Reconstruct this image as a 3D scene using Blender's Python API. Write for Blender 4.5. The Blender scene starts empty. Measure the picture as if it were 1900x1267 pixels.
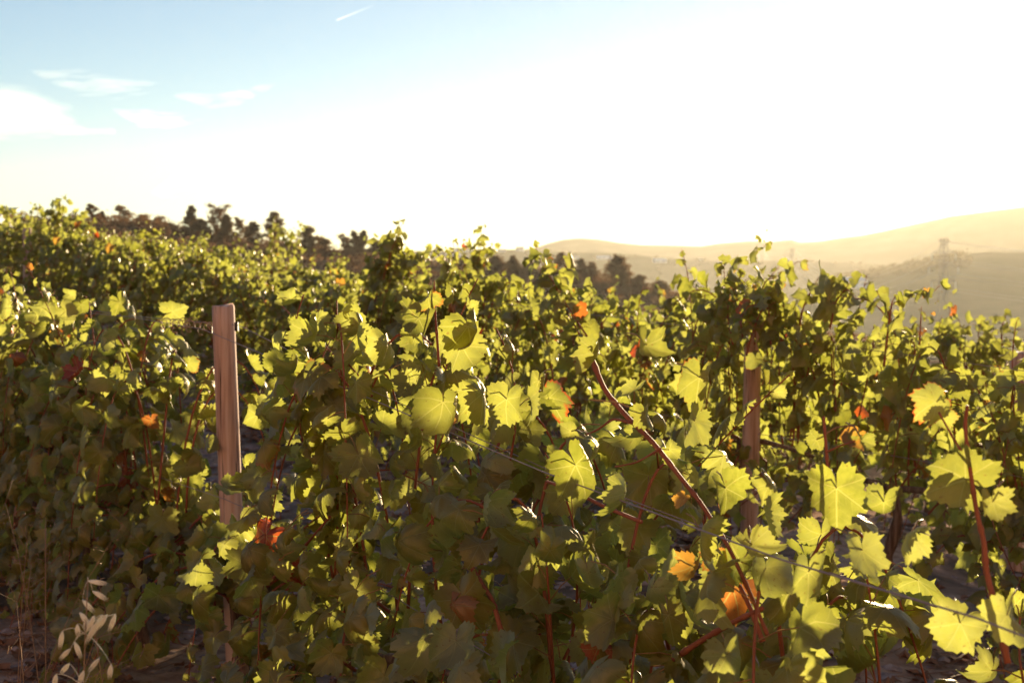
import bpy, math, random
import numpy as np
from mathutils import Vector, Matrix

# ------------------------------------------------------------------ camera, light, sky
SC = bpy.context.scene
COL = SC.collection
R = math.radians
F = 2639.0                                   # focal length in photo pixels (50 mm on a 36 mm frame)
EYE = 1.9
PITCH = math.atan(113.5 / F)
SUN_AZ, SUN_EL = 19.5, 6.6

cam_d = bpy.data.cameras.new('camera'); cam = bpy.data.objects.new('camera', cam_d); COL.objects.link(cam)
cam.location = (0, 0, EYE); cam.rotation_euler = (R(90) - PITCH, 0, 0)
cam_d.sensor_width = 36; cam_d.lens = 50; cam_d.clip_start = 0.05; cam_d.clip_end = 30000
cam_d.dof.use_dof = True; cam_d.dof.focus_distance = 3.3; cam_d.dof.aperture_fstop = 7.0
SC.camera = cam

W = bpy.data.worlds.new('World'); SC.world = W; W.use_nodes = True
wn = W.node_tree.nodes; wl = W.node_tree.links
bg = wn['Background']; sky = wn.new('ShaderNodeTexSky'); sky.sky_type = 'NISHITA'; sky.sun_disc = False
sky.sun_elevation = R(SUN_EL); sky.sun_rotation = R(SUN_AZ)
sky.altitude = 300; sky.air_density = 0.9; sky.dust_density = 0.05; sky.ozone_density = 2.0
wl.new(sky.outputs[0], bg.inputs[0]); bg.inputs[1].default_value = 0.066
S = Vector((math.sin(R(SUN_AZ)) * math.cos(R(SUN_EL)), math.cos(R(SUN_AZ)) * math.cos(R(SUN_EL)), math.sin(R(SUN_EL))))
sun_d = bpy.data.lights.new('sun', 'SUN'); sun = bpy.data.objects.new('sun', sun_d); COL.objects.link(sun)
sun_d.energy = 5.0; sun_d.angle = R(0.5); sun_d.color = (1.0, 0.80, 0.50)
sun.rotation_euler = (-S).to_track_quat('-Z', 'Y').to_euler()
SC.view_settings.view_transform = 'Standard'; SC.view_settings.look = 'None'
SC.view_settings.gamma = 1; SC.view_settings.exposure = 1.46
cy = SC.cycles
cy.max_bounces = 9; cy.diffuse_bounces = 6; cy.glossy_bounces = 2; cy.transmission_bounces = 5
cy.transparent_max_bounces = 8; cy.volume_bounces = 1; cy.caustics_reflective = False; cy.caustics_refractive = False

# ------------------------------------------------------------------ helpers
rng = np.random.default_rng(7)
cp, sp = math.cos(PITCH), math.sin(PITCH)
def ray(px, py):
    x, u = (px - 950) / F, (633.5 - py) / F
    return np.array((x, cp + u * sp, -sp + u * cp))
def at(px, py, d):                           # point on the line of sight at forward distance d
    v = ray(px, py); return np.array((0, 0, EYE)) + v * (d / v[1])
ND, SD = np.array((0.856, 0.517)), np.array((-0.517, 0.856))   # across the rows / along the rows
def on_row(px, py, n0):
    v = ray(px, py); return np.array((0, 0, EYE)) + v * (n0 / (v[0] * ND[0] + v[1] * ND[1]))
def row_xy(s, n): return ND * n + SD * s
def smooth(a, b, x):
    t = np.clip((x - a) / (b - a), 0, 1); return t * t * (3 - 2 * t)

def field_z(x, y):                           # the vineyard slope: rises to the far left, drops away to the right
    x, y = np.asarray(x, float), np.asarray(y, float)
    s = x * SD[0] + y * SD[1]; n = x * ND[0] + y * ND[1]
    d = s - 5.9
    up = np.where(d < 0, 0.04 * np.maximum(d, -12), 0.025 * np.minimum(d, 16) + 0.00014 * np.minimum(d, 16) ** 3 + 0.045 * np.clip(d - 16, 0, 12))
    m = np.maximum(n - 5, 0); mc = np.minimum(m, 15)
    dn = -0.09 * m - 0.008 * mc ** 2 - 0.24 * np.maximum(m - 15, 0) - 0.08 * (1 - smooth(1.8, 5, n))
    return EYE - 1.62 + up + dn

def obj(name, V, Fa, m=None, parent=None, smooth_=True, attrs=None, **props):
    me = bpy.data.meshes.new(name)
    V = np.asarray(V, np.float32); Fa = np.asarray(Fa, np.int32)
    k = Fa.shape[1]
    me.vertices.add(len(V)); me.vertices.foreach_set('co', V.ravel())
    me.loops.add(Fa.size); me.loops.foreach_set('vertex_index', Fa.ravel())
    me.polygons.add(len(Fa)); me.polygons.foreach_set('loop_start', np.arange(0, Fa.size, k, dtype=np.int32))
    me.polygons.foreach_set('loop_total', np.full(len(Fa), k, np.int32))
    me.polygons.foreach_set('use_smooth', np.full(len(Fa), smooth_, bool))
    for an, (typ, arr) in (attrs or {}).items():
        a = me.attributes.new(an, typ, 'POINT')
        a.data.foreach_set('color' if typ == 'FLOAT_COLOR' else 'vector', np.asarray(arr, np.float32).ravel())
    me.update(calc_edges=True); me.validate()
    if m: me.materials.append(m)
    o = bpy.data.objects.new(name, me); COL.objects.link(o)
    if parent: o.parent = parent
    for kk, v in props.items(): o[kk] = v
    return o
def thing(name, label, cat, loc=(0, 0, 0), rz=0.0, group=None):
    o = bpy.data.objects.new(name, None); COL.objects.link(o)
    o.empty_display_size = 0.2; o.location = loc; o.rotation_euler = (0, 0, rz)
    tag(o, label, cat, group); return o
def tag(o, label, cat, group=None):
    o['label'] = label; o['category'] = cat
    if group: o['group'] = group
    return o
def dup(root, loc, rz, label=None, scale=None):
    r = root.copy(); COL.objects.link(r); r.location = loc; r.rotation_euler = (0, 0, rz)
    if scale: r.scale = scale
    if label: r['label'] = label
    for ch in root.children:
        c = ch.copy(); COL.objects.link(c); c.parent = r
        for g in ch.children:
            d = g.copy(); COL.objects.link(d); d.parent = c
    return r

class MB:                                    # collects triangles
    def __init__(s): s.v, s.f, s.n = [], [], 0
    def add(s, V, Fa):
        V = np.asarray(V, float).reshape(-1, 3); s.v.append(V); s.f.append(np.asarray(Fa, int).reshape(-1, 3) + s.n); s.n += len(V); return s
    def tube(s, P, rad, n=6, cap=True):
        P = np.asarray(P, float); k = len(P); rad = np.broadcast_to(np.asarray(rad, float), (k,))
        T = np.gradient(P, axis=0); T /= np.linalg.norm(T, axis=1)[:, None] + 1e-12
        u = np.cross(T[0], (0.31, 0.22, 0.92)); u /= np.linalg.norm(u) + 1e-12
        a = np.arange(n) * 2 * np.pi / n; V = []
        for i in range(k):
            u = u - T[i] * (u @ T[i]); u /= np.linalg.norm(u) + 1e-12
            w = np.cross(T[i], u)
            V.append(P[i] + rad[i] * (np.cos(a)[:, None] * u + np.sin(a)[:, None] * w))
        V = np.concatenate(V); j = np.arange(n); jn = (j + 1) % n; Fa = []
        for i in range(k - 1):
            A, B = i * n, (i + 1) * n
            Fa += [np.stack([A + j, A + jn, B + jn], 1), np.stack([A + j, B + jn, B + j], 1)]
        if cap:
            V = np.concatenate([V, P[:1], P[-1:]]); c0, c1 = k * n, k * n + 1
            Fa += [np.stack([jn, j, np.full(n, c0)], 1), np.stack([(k - 1) * n + j, (k - 1) * n + jn, np.full(n, c1)], 1)]
        return s.add(V, np.concatenate(Fa))
    def box(s, c, d, rz=0.0):
        q = np.array([(x, y, z) for x in (-.5, .5) for y in (-.5, .5) for z in (-.5, .5)]) * np.asarray(d)
        ca, sa = math.cos(rz), math.sin(rz)
        q = np.stack([q[:, 0] * ca - q[:, 1] * sa, q[:, 0] * sa + q[:, 1] * ca, q[:, 2]], 1) + np.asarray(c)
        f = [(0, 1, 3), (0, 3, 2), (4, 6, 7), (4, 7, 5), (0, 4, 5), (0, 5, 1), (2, 3, 7), (2, 7, 6), (0, 2, 6), (0, 6, 4), (1, 5, 7), (1, 7, 3)]
        return s.add(q, f)
    def build(s, name, m, parent=None, smooth_=False, **p):
        return obj(name, np.concatenate(s.v), np.concatenate(s.f), m, parent, smooth_, **p)

# ------------------------------------------------------------------ materials
def mat(name):
    m = bpy.data.materials.new(name); m.use_nodes = True
    nt = m.node_tree; nt.nodes.clear(); return m, NT(nt)
class NT:
    def __init__(s, nt): s.t = nt
    def n(s, typ, ins=None, **kw):
        nd = s.t.nodes.new('ShaderNode' + typ)
        for k, v in kw.items(): setattr(nd, k, v)
        for k, v in (ins or {}).items():
            i = nd.inputs[k]
            if isinstance(v, bpy.types.NodeSocket): s.t.links.new(v, i)
            else: i.default_value = v
        return nd
    def math(s, op, a, b=0.0, c=None, clamp=False):
        ins = {0: a, 1: b}
        if c is not None: ins[2] = c
        return s.n('Math', ins, operation=op, use_clamp=clamp).outputs[0]
    def mix(s, f, a, b, mode='MIX'):
        nd = s.n('Mix', data_type='RGBA', blend_type=mode)
        for i, v in ((0, f), (6, a), (7, b)):
            if isinstance(v, bpy.types.NodeSocket): s.t.links.new(v, nd.inputs[i])
            else: nd.inputs[i].default_value = v
        return nd.outputs[2]
    def ramp(s, f, stops):
        nd = s.n('ValToRGB', {0: f}); e = nd.color_ramp.elements
        while len(e) < len(stops): e.new(0.5)
        for q, (p, c) in zip(e, stops): q.position = p; q.color = c if len(c) == 4 else (*c, 1)
        return nd.outputs[0]
    def noise(s, vec, scale, detail=4, rough=0.55):
        return s.n('TexNoise', {'Vector': vec, 'Scale': scale, 'Detail': detail, 'Roughness': rough}).outputs[0]
    def out(s, surf=None, vol=None, disp=None):
        o = s.n('OutputMaterial')
        if surf: s.t.links.new(surf, o.inputs[0])
        if vol: s.t.links.new(vol, o.inputs[1])
def c4(r, g, b): return (r, g, b, 1)

def ground_material(name, stops, scale, bump=0.4, patches=None):
    m, t = mat(name); g = t.n('NewGeometry').outputs['Position']
    a = t.noise(g, scale, 8, 0.65); col = t.ramp(a, stops)
    if patches:
        b = t.noise(g, patches[0], 3); col = t.mix(t.ramp(b, [(0.45, (0, 0, 0)), (0.58, (1, 1, 1))]), col, c4(*patches[1]))
    bm = t.n('Bump', {'Height': a, 'Strength': bump, 'Distance': 0.4 / scale}).outputs[0]
    p = t.n('BsdfPrincipled', {'Base Color': col, 'Roughness': 1.0, 'Specular IOR Level': 0.0, 'Normal': bm})
    t.out(p.outputs[0]); return m
M = {}
M['soil'] = ground_material('stony_soil', [(0.3, (0.30, 0.16, 0.11)), (0.5, (0.50, 0.32, 0.23)), (0.72, (0.66, 0.46, 0.36))], 9.0, 0.8, (0.8, (0.16, 0.115, 0.085)))
M['scrub_ground'] = ground_material('dry_scrub_ground', [(0.3, (0.10, 0.05, 0.03)), (0.55, (0.2, 0.11, 0.065)), (0.75, (0.3, 0.19, 0.11))], 0.35, 0.5)
M['hills'] = ground_material('hill_fields', [(0.3, (0.17, 0.145, 0.06)), (0.5, (0.23, 0.19, 0.09)), (0.68, (0.29, 0.235, 0.125))], 0.02, 0.0, (0.006, (0.16, 0.15, 0.06)))
def wood_material(name, a, b, c, sc=1.0):
    m, t = mat(name); o = t.n('TexCoord').outputs['Object']
    st = t.n('Mapping', {'Vector': o, 'Scale': (38 * sc, 38 * sc, 2.2 * sc)}).outputs[0]
    st2 = t.n('Mapping', {'Vector': o, 'Scale': (95 * sc, 95 * sc, 2.0 * sc)}).outputs[0]
    n1 = t.noise(st, 1.0, 5); n2 = t.noise(st2, 1.0, 3)
    col = t.ramp(n1, [(0.28, a), (0.5, b), (0.72, c)])
    crack = t.ramp(n2, [(0.30, (1, 1, 1)), (0.36, (0, 0, 0))])
    col = t.mix(crack, col, c4(0.035, 0.018, 0.012))
    h = t.math('SUBTRACT', n1, t.n('RGBToBW', {0: crack}).outputs[0])
    bm = t.n('Bump', {'Height': h, 'Strength': 0.5, 'Distance': 0.004}).outputs[0]
    p = t.n('BsdfPrincipled', {'Base Color': col, 'Roughness': 0.8, 'Specular IOR Level': 0.25, 'Normal': bm}); t.out(p.outputs[0]); return m
M['post'] = wood_material('weathered_post_wood', (0.34, 0.165, 0.11), (0.62, 0.38, 0.28), (0.76, 0.56, 0.45))
M['bark'] = wood_material('vine_bark', (0.09, 0.05, 0.03), (0.22, 0.13, 0.09), (0.34, 0.23, 0.16), 1.5)
def plain(name, col, rough=0.6, metal=0.0, var=0.0, scale=20):
    m, t = mat(name); c = c4(*col)
    if var:
        o = t.n('TexCoord').outputs['Object']
        c = t.mix(t.noise(o, scale, 4), c4(*[x * (1 - var) for x in col]), c4(*[min(1, x * (1 + var)) for x in col]))
    p = t.n('BsdfPrincipled', {'Base Color': c, 'Roughness': rough, 'Metallic': metal, 'Specular IOR Level': 0.25}); t.out(p.outputs[0]); return m
M['cane'] = plain('red_brown_cane', (0.33, 0.10, 0.05), 0.7, 0, 0.45, 40)
M['petiole'] = plain('leaf_stalk', (0.33, 0.17, 0.06), 0.5, 0, 0.4, 30)
M['wire'] = plain('galvanised_wire', (0.36, 0.27, 0.27), 0.55, 0.1); M['cable'] = plain('aluminium_cable', (0.75, 0.72, 0.65), 0.5, 0.0)
M['plastic'] = plain('dark_clip', (0.03, 0.02, 0.02), 0.5)
M['white_wall'] = plain('whitewashed_wall', (0.78, 0.76, 0.72), 0.85, 0, 0.08, 0.6)
M['tile_roof'] = plain('tile_roof', (0.40, 0.30, 0.24), 0.9, 0, 0.25, 1.5)
M['blue_roof'] = plain('blue_grey_sheet_roof', (0.42, 0.42, 0.48), 0.7, 0.0, 0.1, 1.0)
M['white_roof'] = plain('pale_roof', (0.75, 0.78, 0.82), 0.6, 0, 0.06, 0.4)
M['dark_window'] = plain('dark_window', (0.04, 0.045, 0.05), 0.2)
M['steel'] = plain('pylon_steel', (0.22, 0.20, 0.20), 0.6, 0.3)
M['glass_insulator'] = plain('pale_insulator', (0.75, 0.75, 0.68), 0.25)
M['oat'] = plain('dry_oat_husk', (0.90, 0.82, 0.64), 0.7, 0, 0.15, 60)
M['dry_stem'] = plain('dry_stem', (0.36, 0.22, 0.13), 0.7, 0, 0.3, 60)
M['stone'] = ground_material('schist_stone', [(0.3, (0.24, 0.16, 0.145)), (0.55, (0.42, 0.31, 0.28)), (0.75, (0.58, 0.46, 0.42))], 25.0, 0.5)
M['straw'] = plain('dry_litter', (0.26, 0.13, 0.075), 0.9, 0, 0.4, 8)

def leaf_material(name, veins):
    m, t = mat(name)
    tint = t.n('Attribute', attribute_name='tint'); sx = t.n('SeparateXYZ', {0: t.n('Attribute', attribute_name='luv').outputs['Vector']})
    tc = t.n('SeparateColor', {0: tint.outputs['Color']}); bri, aut, rnd = tc.outputs[0], tc.outputs[1], tc.outputs[2]
    x, y, ed = sx.outputs
    ax = t.math('ABSOLUTE', x)
    pos = t.n('CombineXYZ', {0: x, 1: y, 2: t.math('MULTIPLY', rnd, 37.0)}).outputs[0]
    spots = t.noise(pos, 3.0, 4, 0.65)
    back = t.n('NewGeometry').outputs['Backfacing']
    front = t.mix(bri, c4(0.16, 0.103, 0.010), c4(0.29, 0.195, 0.022))
    rear = t.mix(bri, c4(0.23, 0.17, 0.04), c4(0.37, 0.29, 0.085))
    dull = t.math('GREATER_THAN', t.math('FRACT', t.math('MULTIPLY', rnd, 5.7)), 0.74)
    dif = t.mix(t.math('MULTIPLY', dull, 0.75), t.mix(back, front, rear), c4(0.25, 0.25, 0.15))
    tra = t.mix(bri, c4(0.27, 0.295, 0.028), c4(0.47, 0.48, 0.11))
    tra = t.mix(t.ramp(spots, [(0.35, (0, 0, 0)), (0.75, (1, 1, 1))]), tra, c4(0.45, 0.45, 0.06))
    # autumn colour creeping in from the margin
    k = t.math('ADD', t.math('MULTIPLY', aut, 1.6), t.math('ADD', t.math('MULTIPLY', t.math('POWER', ed, 4.0), 0.5), t.math('MULTIPLY', spots, 0.9)))
    red = t.ramp(t.math('MULTIPLY', t.math('SUBTRACT', k, 1.42), 2.0), [(0.1, (0, 0, 0)), (0.42, (1, 1, 1))])
    rust = t.mix(rnd, c4(0.30, 0.035, 0.02), c4(0.36, 0.20, 0.05))
    rust_t = t.mix(rnd, c4(0.60, 0.085, 0.02), c4(0.62, 0.36, 0.05))
    dif = t.mix(red, dif, rust); tra = t.mix(red, tra, rust_t)
    fleck = t.ramp(t.noise(pos, 9.0, 2, 0.5), [(0.66, (0, 0, 0)), (0.72, (1, 1, 1))])
    dif = t.mix(t.math('MULTIPLY', fleck, 0.7), dif, c4(0.16, 0.085, 0.03)); tra = t.mix(t.math('MULTIPLY', fleck, 0.6), tra, c4(0.26, 0.13, 0.03))
    norm = None
    if veins:
        v = None
        for th, w in ((0, 0.024), (50, 0.020), (105, 0.018)):
            ct, st = math.cos(R(th)), math.sin(R(th))
            d = t.math('ABSOLUTE', t.math('SUBTRACT', t.math('MULTIPLY', ax, ct), t.math('MULTIPLY', y, st)))
            fwd = t.math('ADD', t.math('MULTIPLY', ax, st), t.math('MULTIPLY', y, ct))
            k1 = t.math('MULTIPLY', t.math('SUBTRACT', 1.0, t.math('DIVIDE', d, w), clamp=True), t.math('GREATER_THAN', fwd, 0.0))
            sec = t.math('ABSOLUTE', t.math('SUBTRACT', t.math('FRACT', t.math('MULTIPLY', t.math('SUBTRACT', fwd, t.math('MULTIPLY', d, 0.9)), 5.5)), 0.5))
            k2 = t.math('MULTIPLY', t.math('SUBTRACT', 1.0, t.math('DIVIDE', sec, 0.06), clamp=True), 0.45)
            k2 = t.math('MULTIPLY', k2, t.math('LESS_THAN', d, t.math('MULTIPLY', fwd, 0.42)))
            kk = t.math('MAXIMUM', k1, k2); v = kk if v is None else t.math('MAXIMUM', v, kk)
        dif = t.mix(t.math('MULTIPLY', v, 0.6), dif, c4(0.22, 0.22, 0.10)); tra = t.mix(t.math('MULTIPLY', v, 0.8), tra, c4(0.66, 0.62, 0.16))
        hh = t.math('SUBTRACT', t.math('MULTIPLY', spots, 0.5), v)
        norm = t.n('Bump', {'Height': hh, 'Strength': 0.35, 'Distance': 0.004}).outputs[0]
    ins = {} if norm is None else {'Normal': norm}
    a = t.n('BsdfDiffuse', {'Color': dif, **ins}).outputs[0]; b = t.n('BsdfTranslucent', {'Color': tra}).outputs[0]
    mx = t.n('MixShader', {0: t.math('ADD', 0.44, t.math('MULTIPLY', t.math('FRACT', t.math('MULTIPLY', rnd, 7.3)), 0.2)), 1: a, 2: b}).outputs[0]
    gl = t.n('BsdfGlossy', {'Color': c4(1.0, 0.92, 0.82), 'Roughness': 0.40, **ins}).outputs[0]
    fr = t.math('ADD', t.math('MULTIPLY', t.n('LayerWeight', {'Blend': 0.22}).outputs['Facing'], 0.12), 0.040)
    t.out(t.n('MixShader', {0: fr, 1: mx, 2: gl}).outputs[0]); return m
M['leaf_near'] = leaf_material('vine_leaf_veined', True)
M['leaf'] = leaf_material('vine_leaf', False)
def crown_material(name, a, b, tr):
    m, t = mat(name); g = t.n('NewGeometry').outputs['Position']
    col = t.mix(t.noise(g, 0.8, 4), c4(*a), c4(*b))
    d = t.n('BsdfDiffuse', {'Color': col}).outputs[0]; e = t.n('BsdfTranslucent', {'Color': t.mix(0.5, col, c4(*tr))}).outputs[0]
    t.out(t.n('MixShader', {0: 0.35, 1: d, 2: e}).outputs[0]); return m
M['pine'] = crown_material('pine_needles', (0.10, 0.055, 0.03), (0.20, 0.115, 0.055), (0.28, 0.15, 0.055))
M['bush'] = crown_material('scrub_leaves', (0.10, 0.05, 0.03), (0.22, 0.11, 0.06), (0.30, 0.15, 0.06)); M['far_wood'] = crown_material('far_wood_leaves', (0.10, 0.085, 0.04), (0.17, 0.13, 0.06), (0.2, 0.15, 0.06))
m, t = mat('grape_skin')
t.out(t.n('BsdfPrincipled', {'Base Color': c4(0.42, 0.36, 0.16), 'Roughness': 0.35, 'Subsurface Weight': 0.3, 'Subsurface Radius': (0.01, 0.008, 0.003)}).outputs[0]); M['grape'] = m

#@@TERRAIN
# ------------------------------------------------------------------ terrain: one polar sheet cut into ground, hillside, far hills
def prof(pts, Rr):                           # skyline control points (photo column, row) -> height at distance Rr, by azimuth
    pts = np.array(pts, float); az = np.arctan((pts[:, 0] - 950) / F)
    z = []
    for (px, py) in pts:
        v = ray(px, py); z.append(EYE + v[2] / math.hypot(v[0], v[1]) * Rr)
    z = np.array(z)
    return lambda a: np.interp(a, az, z)
SPUR = prof([(-600, 430), (0, 418), (180, 422), (300, 432), (400, 450), (480, 460), (560, 466), (640, 478), (700, 486), (800, 502), (900, 515), (1000, 523), (1100, 535), (1200, 552), (1350, 590), (1500, 630), (1700, 670), (2400, 700)], 220)
SPUR3 = prof([(-900, 640), (1250, 640), (1400, 580), (1500, 527), (1560, 507), (1640, 492), (1750, 476), (1830, 468), (1900, 470), (2100, 462), (2900, 450)], 900)
MID = prof([(-900, 470), (800, 468), (860, 467), (960, 466), (1050, 469), (1110, 471), (1200, 474), (1300, 480), (1400, 483), (1500, 487), (1600, 492), (1700, 500), (1900, 510), (2900, 520)], 1320)
RIDGE = prof([(-900, 480), (700, 473), (900, 470), (990, 461), (1020, 451), (1045, 445), (1075, 442.5), (1110, 444.5), (1150, 451), (1190, 455), (1250, 456), (1300, 457.5), (1335, 452), (1390, 448), (1430, 449.5), (1455, 446), (1468, 445), (1482, 450), (1520, 448.5), (1560, 442), (1600, 437), (1640, 429), (1700, 415), (1760, 402), (1800, 397), (1870, 388), (1950, 377), (2100, 368), (2900, 390)], 2000)
def vnoise(x, y, seed=0):
    r = np.random.default_rng(seed); tab = r.random((64, 64))
    xi, yi = np.floor(x).astype(int), np.floor(y).astype(int); fx, fy = x - xi, y - yi
    fx, fy = fx * fx * (3 - 2 * fx), fy * fy * (3 - 2 * fy); g = lambda i, j: tab[i % 64, j % 64]
    return (g(xi, yi) * (1 - fx) + g(xi + 1, yi) * fx) * (1 - fy) + (g(xi, yi + 1) * (1 - fx) + g(xi + 1, yi + 1) * fx) * fy - 0.5
def fbm(x, y, seed=0, o=4):
    return sum(vnoise(x * 2 ** i, y * 2 ** i, seed + i) / 2 ** i for i in range(o))
def height(az, r):
    az, r = np.broadcast_arrays(np.asarray(az, float), np.asarray(r, float))
    x, y = r * np.sin(az), r * np.cos(az)
    zf = field_z(x, y)
    a = np.clip(az, -0.6, 0.6)
    e60 = field_z(60 * np.sin(az), 60 * np.cos(az))
    ctrl = [(60, e60), (105, np.minimum(e60 - 3, SPUR(a) - 8)), (220, SPUR(a)), (330, SPUR(a) * 0 - 24), (520, SPUR(a) * 0 - 30), (900, SPUR3(a)), (1030, np.minimum(SPUR3(a) - 6, -16)),
            (1320, MID(a)), (1550, MID(a) - 14), (2000, RIDGE(a)), (2700, RIDGE(a) * 0.2 - 20)]
    z = np.array(zf)
    for (r0, z0), (r1, z1) in zip(ctrl, ctrl[1:]):
        k = (r >= r0) & (r <= r1); u = smooth(r0, r1, r); z = np.where(k, z0 + (z1 - z0) * u, z)
    bump = fbm(x * 0.011, y * 0.011, 3) * 5 * smooth(120, 400, r) * (1 - 0.85 * smooth(1600, 1950, r)) + fbm(x * 0.06, y * 0.06, 9) * 1.2 * smooth(70, 140, r) * (1 - smooth(500, 900, r))
    near = fbm(x * 0.9, y * 0.9, 5) * 0.09 * (1 - smooth(40, 70, r))
    return z + bump + near + 11 * smooth(1.8, 12, -y)          # bank added behind the camera, bounces warm sunlight into the shaded vines
def ground_at(x, y): return float(height(math.atan2(x, y), math.hypot(x, y)))
az = np.concatenate([np.linspace(-math.pi, -0.62, 60, endpoint=False), np.linspace(-0.62, 0.62, 420), np.linspace(0.62, math.pi, 60)[1:-1]])
rr = np.concatenate([[0.05], np.geomspace(0.4, 70, 110), np.geomspace(72, 330, 70), np.geomspace(338, 2700, 130)])
A, B = np.meshgrid(az, rr); Z = height(A, B); P = np.stack([B * np.sin(A), B * np.cos(A), Z], 2)
def ring(name, i0, i1, m):
    q = P[i0:i1 + 1]; k, n = q.shape[:2]; i, j = np.meshgrid(np.arange(k - 1), np.arange(n), indexing='ij'); jn = (j + 1) % n
    Fq = np.stack([i * n + j, i * n + jn, (i + 1) * n + jn, (i + 1) * n + j], 2).reshape(-1, 4)
    return obj(name, q.reshape(-1, 3), Fq, m, kind='structure')
ring('ground', 0, 110, M['soil']); ring('hillside', 110, 180, M['scrub_ground']); ring('hills', 180, len(rr) - 1, M['hills'])

# the warm evening air between here and the far ridge
hz = MB().box((0, 0, 30), (6400, 6400, 230)).build('haze', None, kind='stuff')
m, t = mat('evening_air')
t.out(None, t.n('VolumePrincipled', {'Color': c4(1.0, 0.92, 0.80), 'Density': 0.9e-4, 'Anisotropy': 0.56}).outputs[0])
hz.data.materials.append(m)

# ------------------------------------------------------------------ clouds: thin high veils, thickness varies, real volumes 4 km off
def cloud(name, label, x0, x1, y0, y1, fn, dens, seed, D=4200.0, nx=130, ny=60):
    us, vs = np.meshgrid(np.linspace(0, 1, nx), np.linspace(0, 1, ny))
    T = np.maximum(fn(us, vs, seed), 0)
    C = at((x0 + x1) / 2, (y0 + y1) / 2, D)
    X = (us - 0.5) * (x1 - x0) / F * D; Y = (0.5 - vs) * (y1 - y0) / F * D
    Tz = T * 160
    fr = np.stack([X, -Tz * 0.5, Y], 2).reshape(-1, 3); bk = np.stack([X, Tz * 0.5, Y], 2).reshape(-1, 3)
    on = T > 1e-4; idx = np.arange(nx * ny).reshape(ny, nx)
    cell = on[:-1, :-1] | on[1:, :-1] | on[:-1, 1:] | on[1:, 1:]
    a, b, c, d = idx[:-1, :-1][cell], idx[:-1, 1:][cell], idx[1:, 1:][cell], idx[1:, :-1][cell]
    n = nx * ny
    # weld front and back where the veil has no thickness
    mp = np.where(on.ravel(), np.arange(n) + n, np.arange(n))
    Fq = np.concatenate([np.stack([a, d, c, b], 1), np.stack([mp[a], mp[b], mp[c], mp[d]], 1)])
    V = np.concatenate([fr, bk]); used = np.unique(Fq); rm = np.zeros(2 * n, int); rm[used] = np.arange(len(used))
    mm, t = mat(name + '_vapour')
    t.out(None, t.n('VolumePrincipled', {'Color': c4(1, 1, 1), 'Density': dens, 'Anisotropy': 0.4}).outputs[0])
    o = obj(name, V[used], rm[Fq], mm); o.location = C; tag(o, label, 'cloud'); return o
def f_big(u, v, sd):
    q = fbm(u * 3 + 5, v * 9, sd, 5); e = u * 240 - 40; Y = v * 150 + 130
    top = np.interp(e, [-40, 0, 40, 90, 130, 150, 200], [140, 142, 152, 178, 205, 232, 240]); bot = np.interp(e, [-40, 0, 100, 160, 200], [268, 264, 254, 247, 242])
    d = np.minimum((Y - top) / 14, (bot - Y) / 10); k = np.clip(d + q * 1.6, 0, 3)
    return np.clip(k / 3, 0, 1) ** 1.5 * (0.55 + 0.45 * smooth(165, 215, Y) + q * 0.5) * smooth(0, 0.02, 1 - u)
def streak(path, w, amp=1.0):
    path = np.array(path, float)
    def fn(u, v, sd):
        yc = np.interp(u, path[:, 0], path[:, 1]); ww = np.interp(u, [0, .35, .6, 1], [0.02, w, w * .8, 0.02])
        q = fbm(u * 5 + 3, v * 15 + u * 4, sd, 5); k = 1 - ((v - yc) / ww) ** 2
        return np.clip(k, 0, 1) ** 1.8 * np.clip(0.42 + q * 2.0, 0, 2) * amp * smooth(0, .12, u) * smooth(0, .2, 1 - u) * smooth(0, .08, v) * smooth(0, .08, 1 - v)
    return fn
cloud('cloud', 'broad white wispy cloud low on the left side of the sky', -40, 215, 130, 280, f_big, 0.0036, 11)
cloud('cloud', 'long thin curved veil of cloud just above the broad white cloud', 50, 330, 115, 190, streak([(0, .2), (.3, .5), (.6, .66), (1, .6)], .40), 0.0014, 21)
cloud('cloud', 'faint wisp of cloud bending upward at its right end', 320, 520, 140, 205, streak([(0, .6), (.35, .72), (.6, .65), (1, .2)], .28), 0.0013, 31)
cloud('cloud', 'small bright wisp of cloud right of the broad white cloud', 200, 390, 190, 245, streak([(0, .2), (.3, .55), (.5, .62), (1, .55)], .42), 0.0018, 41)
cloud('cloud', 'small blurred cloud puff above the conical pine tree', 280, 385, 318, 372, streak([(0, .8), (.4, .55), (1, .2)], .46), 0.0022, 51)
cloud('cloud', 'flat low streak of cloud closest above the pines', 455, 610, 348, 388, streak([(0, .5), (.4, .55), (1, .5)], .40), 0.0018, 61)
a0, a1 = at(625, 38, 6000), at(694, 10, 6300)
tt = np.linspace(0, 1, 30)[:, None]
cb = MB().tube(a0 + (a1 - a0) * tt, 3.6 * (1 - tt[:, 0] * .75), 10)
m, t = mat('contrail_vapour'); t.out(None, t.n('VolumePrincipled', {'Color': c4(1, 1, 1), 'Density': 0.03, 'Anisotropy': 0.4}).outputs[0])
tag(cb.build('contrail', m), 'short straight white contrail high in the sky', 'contrail')
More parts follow.
